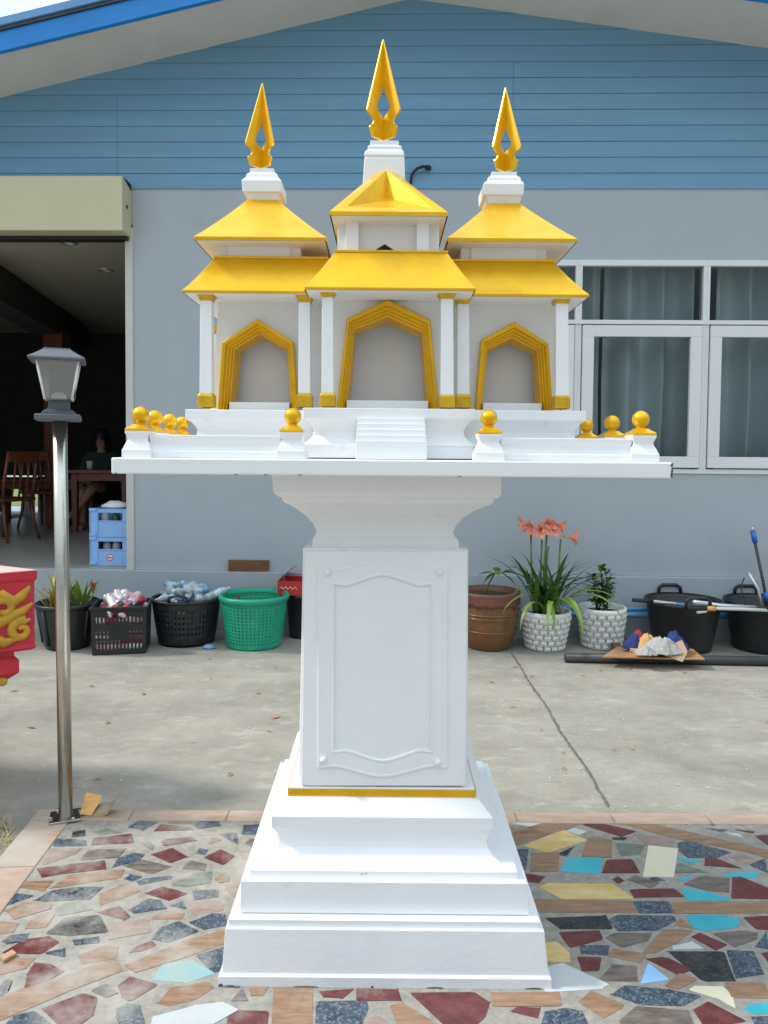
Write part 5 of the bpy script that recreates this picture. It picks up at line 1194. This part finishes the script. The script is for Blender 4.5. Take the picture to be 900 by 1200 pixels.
# brown glazed pot with sapling
p = base_at(576, 764); Y = p.y+.16; s_ = Y/F
q = thing('flower_pot', 'large brown glazed pot with a wavy terracotta rim, right of the pedestal', 'pot', (p.x, Y, GZ), 'pots along the house wall')
m_ = MB(); m_.lathe(p.x, Y, [(24*s_, GZ), (26*s_, GZ+2*s_), (31*s_, GZ+20*s_), (33.5*s_, GZ+36*s_), (34*s_, GZ+44*s_), (33.8*s_, GZ+49*s_), (33.2*s_, GZ+51*s_), (33*s_, GZ+56*s_)], 44, caps=(True, False))
for z_ in (22, 38, 42): m_.lathe(p.x, Y, [((31.5 if z_ < 30 else 34)*s_, GZ+(z_-1)*s_), ((32.6 if z_ < 30 else 35)*s_, GZ+z_*s_), ((31.6 if z_ < 30 else 34)*s_, GZ+(z_+1)*s_)], 44, caps=(False, False))
m_.build('pot_body', M['brown'], q)
m_ = MB(); n = 64
def wav(r_, z_, amp, az): return [(p.x+(r_)*s_*math.cos(i*6.2832/n), Y+(r_)*s_*math.sin(i*6.2832/n), GZ+(z_+amp*math.sin(i*6.2832/n*13))*s_) for i in range(n)]
m_.loft([wav(33.5, 52, .3, 0), wav(36.5, 53, 1.6, 0), wav(36.9, 56, 1.3, 0), wav(36.0, 61, .3, 0), wav(36.2, 64, 0, 0), wav(36.3, 67, 0, 0), wav(33.5, 67.5, 0, 0), wav(31.5, 60, 0, 0)], caps=(False, False), sm=True); m_.build('pot_rim', M['rim'], q)
m_ = MB(); m_.lathe(p.x, Y, [(32*s_, GZ+60*s_), (.001, GZ+61*s_)], 24, caps=(False, False)); m_.build('soil', M['soil'], q)
c = W(567, 694, Y-.05); c.z = GZ+60*s_; e = W(580, 672, Y-.06)
q = thing('sapling', 'small leaning sapling with few leaves in the brown pot', 'plant', c)
m_ = MB(); m_.tube([c, c.lerp(e, .5)+Vector((.0, 0, .02)), e, e+Vector((.05, 0, .02))], [.007, .006, .005, .003], 6); m_.build('stem', M['stem'], q)
m_ = MB(); rr = random.Random(9)
def leaf(mb, base_, az, el, l, w, n=5, droop=.4, mi=0):
    d = Vector((math.cos(az)*math.cos(el), math.sin(az)*math.cos(el), math.sin(el))); sd = Vector((-math.sin(az), math.cos(az), 0)); vs = []; p_ = Vector(base_)
    for i in range(n+1):
        t_ = i/n; ww = w*math.sin(math.pi*min(.98, max(.03, t_**.8))); vs += [p_-sd*ww+Vector((0, 0, ww*.25)), p_, p_+sd*ww+Vector((0, 0, ww*.25))]
        p_ = p_+d*(l/n); d = (d+Vector((0, 0, -droop/n))).normalized()
    f = []
    for i in range(n): f += [(3*i, 3*i+1, 3*i+4, 3*i+3), (3*i+1, 3*i+2, 3*i+5, 3*i+4)]
    mb.add(vs, f, mi, True)
for az, el, l, w, off in ((2.9, .1, .14, .035, 0), (.2, .2, .13, .035, .05), (.1, -.5, .15, .04, .05), (3.3, -.5, .12, .035, 0), (1.6, .6, .10, .03, .02), (4.6, .3, .12, .034, .02), (-.4, .5, .12, .03, .04)):
    leaf(m_, e+Vector((off, 0, 0)), az, el, l, w, droop=.7)
m_.build('leaves', M['leaf'], q, recalc=False)
# white basket weave pots
def weavepot(u, v, rt_, rb_, hpx, label):
    p = base_at(u, v); Y = p.y+.13; s_ = Y/F
    q = thing('flower_pot', label, 'pot', (p.x, Y, GZ), 'pots along the house wall')
    NB = 17; NR = 6; uu = (0.0, .10, .12, .30, .50, .70, .88, .90); kk = (.0, .13, .17, .5, .83, .87)
    vs = []; m_ = MB(); nu = NB*8
    rows_ = [(r + k_)/NR for r in range(NR) for k_ in kk]+[1.0]
    for j, k in enumerate(rows_):
        r_ = (rb_+(rt_-rb_)*k)*s_; rj = min(NR-1, j//6); kz = j % 6
        for i in range(nu):
            c_ = i//8; iu = i % 8; a = 6.2832*((c_+uu[iu])/NB+(.5/NB if rj % 2 else 0))
            on = 2 <= iu <= 6 and 2 <= kz <= 4 and j < NR*6
            b = .013+(.004 if 3 <= iu <= 5 and kz == 3 else 0) if on else (-.018 if iu in (0, 1, 7) and 2 <= kz <= 4 else -.006)
            vs.append((p.x+(r_+b)*math.cos(a), Y+(r_+b)*math.sin(a), GZ+hpx*s_*k))
    nv = len(rows_)-1
    f = []
    for j in range(nv):
        ra = min(NR-1, j//6); rb2 = min(NR-1, (j+1)//6)
        for i in range(nu): f.append((j*nu+i, j*nu+(i+1) % nu, (j+1)*nu+(i+1) % nu, (j+1)*nu+i))
    m_.add(vs, f, sm=False)
    m_.build('woven_wall', M['potwhite'], q, recalc=False)
    m_ = MB(); m_.lathe(p.x, Y, [(rt_*s_, GZ+hpx*s_-.01), ((rt_+1.5)*s_, GZ+hpx*s_), ((rt_+1.5)*s_, GZ+(hpx+5)*s_), (rt_*s_-.008, GZ+(hpx+5)*s_), (rt_*s_-.014, GZ+(hpx-4)*s_)], 40, caps=(False, False)); m_.build('pot_rim', M['potwhite'], q)
    m_ = MB(); m_.lathe(p.x, Y, [(rt_*s_-.01, GZ+(hpx-2)*s_), (.001, GZ+(hpx-1)*s_)], 24, caps=(False, False)); m_.build('soil', M['soil'], q)
    return Vector((p.x, Y, GZ+(hpx-1)*s_)), s_
c, s_ = weavepot(643, 764, 28, 21, 40, 'white basket weave pot with the tall coral lily in it')
q = thing('lily_plant', 'tall strap leaved lily with coral pink trumpet flowers', 'plant', c)
rr = random.Random(14); m_ = MB()
for i in range(34):
    az = rr.choice((0, math.pi))+rr.uniform(-1.0, 1.0) if i < 22 else rr.uniform(0, 6.3)
    ribbon(m_, (c.x+rr.uniform(-.09, .09), c.y+rr.uniform(-.08, .08), c.z), az, rr.uniform(.40, .66), rr.uniform(.02, .38), rr.uniform(.016, .026), rr.uniform(.3, 1.9), 12, mi=0 if i % 3 else 1)
for az, l, dr in ((4.4, .60, 3.0), (4.9, .72, 2.9), (5.1, .66, 2.8), (5.5, .72, 2.6), (4.0, .52, 2.9), (5.8, .70, 2.3), (.1, .60, 2.0), (3.5, .6, 2.4), (4.7, .5, 3.0)):
    ribbon(m_, (c.x+rr.uniform(-.05, .08), c.y-.08, c.z), az, l, .35, .021, dr, 14, mi=2)
m_.build('leaves', [M['leaf'], M['leafdark'], M['leaflight']], q, recalc=False)
fl = [((638, 617), 0, 3.6), ((648, 614), 1, 5.3), ((621, 617), 0, 4.0), ((666, 628), 1, 6.0), ((631, 620), 0, 3.0), ((654, 624), 1, 4.7)]
stems = [((625, 690), (623, 665), (622, 622)), ((633, 700), (634, 660), (636, 616)), ((637, 700), (638, 660), (642, 613)), ((650, 720), (654, 680), (657, 632)), ((641, 690), (641, 650), (643, 640))]
for st3 in stems:
    m_ = MB(); pts_ = [Vector((c.x+(st3[0][0]-643)*s_*.6, c.y, c.z))]+[W(u, v, c.y-.02) for u, v in st3[1:]]; m_.tube(pts_, [.009, .008, .007], 8); m_.build('flower_stalk', M['stem'], q)
for (u, v), _, az in ((( 628, 618), 0, 3.7), ((634, 620), 0, 4.5), ((646, 618), 0, 5.0), ((651, 616), 0, 5.9), ((665, 629), 0, .0), ((620, 613), 0, 3.2), ((641, 614), 0, 4.7)):
    m_ = MB(); o_ = W(u, v, c.y-.03); ax = Vector((math.cos(az), math.sin(az), -.1)).normalized(); s1 = ax.orthogonal().normalized(); s2 = ax.cross(s1)
    for k in range(6):
        a = k*1.047; rd = s1*math.cos(a)+s2*math.sin(a); td = ax.cross(rd); vs = []
        for i, (f_, r_, w_) in enumerate(((0, .004, .004), (.03, .012, .012), (.055, .03, .018), (.07, .055, .014), (.068, .075, .002))):
            ctr = o_+ax*f_+rd*r_; vs += [ctr-td*w_, ctr-ax*.003, ctr+td*w_]
        f = []
        for i in range(4): f += [(3*i, 3*i+1, 3*i+4, 3*i+3), (3*i+1, 3*i+2, 3*i+5, 3*i+4)]
        m_.add(vs, f, sm=True)
    m_.tube([o_-ax*.035, o_], [.006, .009], 6)
    m_.build('blossom', M['petal'], q, recalc=False)
c, s_ = weavepot(710.5, 762, 26.5, 21.5, 42, 'white basket weave pot with the short bushy plant, beside the lily pot')
c0 = W(703, 722, c.y); q = thing('bushy_plant', 'short leafy plant with upright stems in the right white pot', 'plant', (c0.x, c.y, c.z))
m_ = MB(); m2 = MB(); rr = random.Random(77)
for k in range(6):
    b0 = Vector((c0.x+rr.uniform(-.04, .04), c.y+rr.uniform(-.05, .05), c.z)); t0 = b0+Vector((rr.uniform(-.07, .10), rr.uniform(-.06, .06), rr.uniform(.22, .37)))
    if k == 0: t0 = Vector((c0.x+.0, c.y, W(703, 664, c.y).z))
    m2.tube([b0, b0.lerp(t0, .5)+Vector((rr.uniform(-.015, .015), 0, 0)), t0], [.007, .006, .004], 6)
    for i in range(26):
        t_ = rr.uniform(.15, 1); leaf(m_, b0.lerp(t0, t_), rr.uniform(0, 6.3), rr.uniform(-.3, .9), rr.uniform(.06, .10), rr.uniform(.013, .021), 4, .4, mi=rr.choice((0, 0, 1, 2)))
m_.build('leaves', [M['leafdark'], M['leaf'], M['leaflight']], q, recalc=False); m2.build('stems', M['stem'], q)
# pipes along the wall
def pipe(u0, v0, u1, v1, off, r_, m, label):
    a = BW(u0, v0, off); b_ = BW(u1, v1, off); b_.z = a.z = (a.z+b_.z)/2; m_ = MB(); m_.tube([a, a.lerp(b_, .5), b_], r_, 14); tag(m_.build('water_pipe', m, None, org=a), label, 'pipe', 'pipes along the wall foot')
pipe(606, 712, 880, 715.5, -.09, .016, M['bluepipe'], 'pale blue pipe along the wall, the upper of two')
pipe(630, 719, 880, 723, -.13, .021, M['bluepipe'], 'thicker blue pipe along the wall, the lower of two')
pipe(600, 751, 690, 752.5, -.12, .012, M['whitepipe'], 'thin white pipe low behind the white pots')
a = base_at(662, 776); b_ = base_at(960, 781); m_ = MB(); a.z = b_.z = GZ+.033; m_.tube([a, a.lerp(b_, .5), b_], .033, 18); tag(m_.build('water_pipe', M['greypipe'], None, org=a), 'long dark grey pipe lying on the concrete in front of the tubs', 'pipe')
# black tubs
def tub(u, v, w, h, label, handle=True):
    p = base_at(u, v); Y = p.y+.2; s_ = Y/F
    q = thing('tub', label, 'tub', (p.x, Y, GZ), 'black tubs by the wall')
    m_ = MB(); m_.lathe(p.x, Y, [(w*.74*s_, GZ), (w*.76*s_, GZ+4*s_), (w*.96*s_, GZ+(h-6)*s_), (w*s_, GZ+(h-5)*s_), (w*1.03*s_, GZ+(h-2)*s_), (w*1.0*s_, GZ+h*s_), (w*.95*s_, GZ+(h-4)*s_), (w*.74*s_, GZ+6*s_)], 40, caps=(True, True)); m_.build('tub_wall', M['black'], q)
    for sy in (-1, 1):
        m_ = MB(); yy = Y+sy*w*.97*s_; m_.tube([(p.x-14*s_, yy, GZ+(h-3)*s_), (p.x-13*s_, yy, GZ+(h+6)*s_), (p.x-9*s_, yy, GZ+(h+9)*s_), (p.x+9*s_, yy, GZ+(h+9)*s_), (p.x+13*s_, yy, GZ+(h+6)*s_), (p.x+14*s_, yy, GZ+(h-3)*s_)], .013, 8); m_.build('handle', M['black'], q)
    return Vector((p.x, Y, GZ+h*s_)), s_
t1, s1_ = tub(812, 767, 43, 58, 'black rubber tub with paint roller poles laid across it')
t2, s2_ = tub(908, 768, 42, 58, 'black rubber tub at the right photo edge with a blue handled pole')
# tools on tubs
def tool(pts_, rad_, m, label, name='tool_pole', cat='tool', extra=None):
    m_ = MB(); m_.tube(pts_, rad_, 10); o = m_.build(name, m, None, org=pts_[0]); tag(o, label, cat)
    if extra:
        for nm, pp_, r_, mm in extra: k = MB(); k.tube(pp_, r_, 10); k.build(nm, mm, o)
    return o
Yt = t1.y-.18
zt1 = t1.z+.02
tool([W(742, 703, Yt-.02), W(770, 705, Yt), W(806, 709, Yt)], .010, M['whitepipe'], 'white roller pole with a black grip across the left tub', extra=[('grip', [W(741.5, 703, Yt-.02), W(765, 704.6, Yt)], .014, M['rubber']), ('blue_end', [W(793, 708, Yt), W(806, 711, Yt-.02), W(806, 714, Yt-.03)], .014, M['bluetool'])])
tool([W(812, 706, Yt-.04), W(845, 710, Yt-.04), W(890, 712, Yt-.04)], [.022, .018, .014], M['alu'], 'silver aluminium tool lying between the two black tubs')
tool([W(830, 713, Yt-.10), W(870, 714, Yt-.10), W(930, 716.5, Yt-.06)], .012, M['whitepipe'], 'long white pole spanning both black tubs', extra=[('pale_tip', [W(829, 713, Yt-.10), W(838, 713.3, Yt-.10)], .018, M['cardlight'])])
tool([W(810, 714, Yt-.05), W(818, 717, Yt-.08), W(828, 716, Yt-.08)], [.012, .016, .012], M['plainwhite'], 'small white rag on the rim of the left black tub', 'rag', 'rag')
zb_ = t2.z-.2
tool([Vector((W(901, 716, t2.y).x, t2.y, zb_)), W(896, 690, t2.y+.02), W(884, 632, t2.y+.10)], .011, M['greypipe'], 'dark pole with blue ends standing in the right tub', extra=[('blue_end', [W(885, 636, t2.y+.10), W(882, 622, t2.y+.11)], .020, M['bluetool']), ('blue_collar', [W(900, 706, t2.y), W(897, 694, t2.y+.01)], .018, M['bluetool']), ('hook', [W(882.5, 622, t2.y+.11), W(881, 618, t2.y+.11)], .010, M['alu'])])
tool([Vector((W(898, 716, t2.y-.1).x, t2.y-.1, zb_)), W(888, 690, t2.y-.06), W(877, 671, t2.y-.03)], .012, M['alu'], 'short pale aluminium bar leaning in the right tub')
pts_ = [W(873+9*0, 712, t2.y-.2)]+[W(880-9*math.sin(i*.35)-2, 712-6*i+(.15*i*i), t2.y-.2+.01*i) for i in range(1, 8)]
tool(pts_, .005, M['rubber'], 'thin black wire looping up from the right tub', 'wire', 'wire')
# tin sheet / dark board right of the tub
# cardboard pile and cloth
pA = base_at(708, 771.5); pB = base_at(824, 774)
def flat(pts3, th, m, name, label, cat, bevel=.002):
    m_ = MB(); m_.prism(pts3, (0, 0, th)); o = m_.build(name, m, None, org=pts3[0], bevel=bevel); return tag(o, label, cat)
Z = GZ+.07
def gp(u, v, z): q = G(u, v, z); return q
flat([gp(706, 771, Z), gp(826, 774, Z), gp(812, 762, Z), gp(722, 760, Z)], .012, M['lightwood'], 'wood_board', 'thin orange brown board under the cloth pile', 'board')
for u in (725, 800): a = gp(u, 768, GZ); m_ = MB(); m_.box(a.x-.03, a.x+.03, a.y-.03, a.y+.1, GZ+.001, Z-.002); tag(m_.build('wood_block', M['block'], None, org=(a.x, a.y, GZ)), 'hidden wood block under the left end of the board' if u < 760 else 'hidden wood block under the right end of the board', 'wood')
flat([gp(737, 764, Z+.014), gp(752, 768, Z+.014), gp(758, 757, Z+.014), gp(742, 753, Z+.014)], .03, M['card'], 'cardboard_scrap', 'brown cardboard piece at the left of the cloth pile', 'cardboard', .006)
m_ = MB(); V = [W(768, 765, 5.05), W(800, 776, 5.0), W(806, 764, 5.05), W(800, 752, 5.12), W(786, 757, 5.12), W(778, 757, 5.15)]; m_.prism(V, (0, .012, .01)); tag(m_.build('cardboard_scrap', M['card'], None, org=V[0], bevel=.002), 'torn brown cardboard flap hanging over the front of the board', 'cardboard')
from mathutils import noise as NZ
def heap(u, v, w, h, m, label, seed, Yh, name='cloth', cat='cloth', ridge=1.0, dep=.7):
    c = W(u, v, Yh); s_ = Yh/F; nr, na = 18, 64; vs = []; so = Vector((seed*3.7, seed*1.3, seed*.7))
    for i in range(nr+1):
        t_ = i/nr
        for a in range(na):
            an = a*6.28319/na; cs, sn = math.cos(an), math.sin(an)
            rad_ = w*s_*t_*(1+.35*NZ.noise(Vector((cs*1.3, sn*1.3, 0))+so)+.12*NZ.noise(Vector((cs*4, sn*4, 2))+so))
            x, y = rad_*cs, rad_*sn*dep
            q_ = Vector((x*16, y*16, 0))+so
            fold = 1-abs(NZ.noise(q_+Vector((NZ.noise(q_*.8)*1.4, 0, 0))))*2.0; fold2 = 1-abs(NZ.noise(q_*2.3))*2
            z = h*s_*((1-t_**1.8)*.72+(.30*fold+.12*fold2)*ridge*(1-.55*t_)-.06*ridge)
            vs.append((c.x+x+.012*NZ.noise(q_*1.9), Yh+y, c.z+max(0, z)))
    m_ = MB(); m_.add(vs, [(i*na+a, i*na+(a+1) % na, (i+1)*na+(a+1) % na, (i+1)*na+a) for i in range(nr) for a in range(na)], sm=True)
    return tag(m_.build(name, m, None, org=c, solid=.004, recalc=False), label, cat)
heap(744, 761, 13, 20, M['navy'], 'navy blue cloth at the left of the rag pile', 1, 5.2)
heap(790, 760, 15, 22, M['navy'], 'navy blue cloth at the right of the rag pile', 2, 5.18)
heap(757, 760, 15, 22, M['cardlight'], 'folded tan cloth on top left of the rag pile', 4, 5.19, ridge=.6)
heap(748, 757, 9, 20, M['cloud_red'], 'bit of red cloth on the rag pile', 6, 5.21)
heap(774, 764, 24, 19, M['cloth'], 'crumpled grey cloth draped over the rag pile', 3, 5.10, ridge=.8)
heap(757, 767, 12, 12, M['cloth'], 'smaller pale grey rag spilling over the front of the board', 9, 5.02, ridge=.9)
# tag leftover check
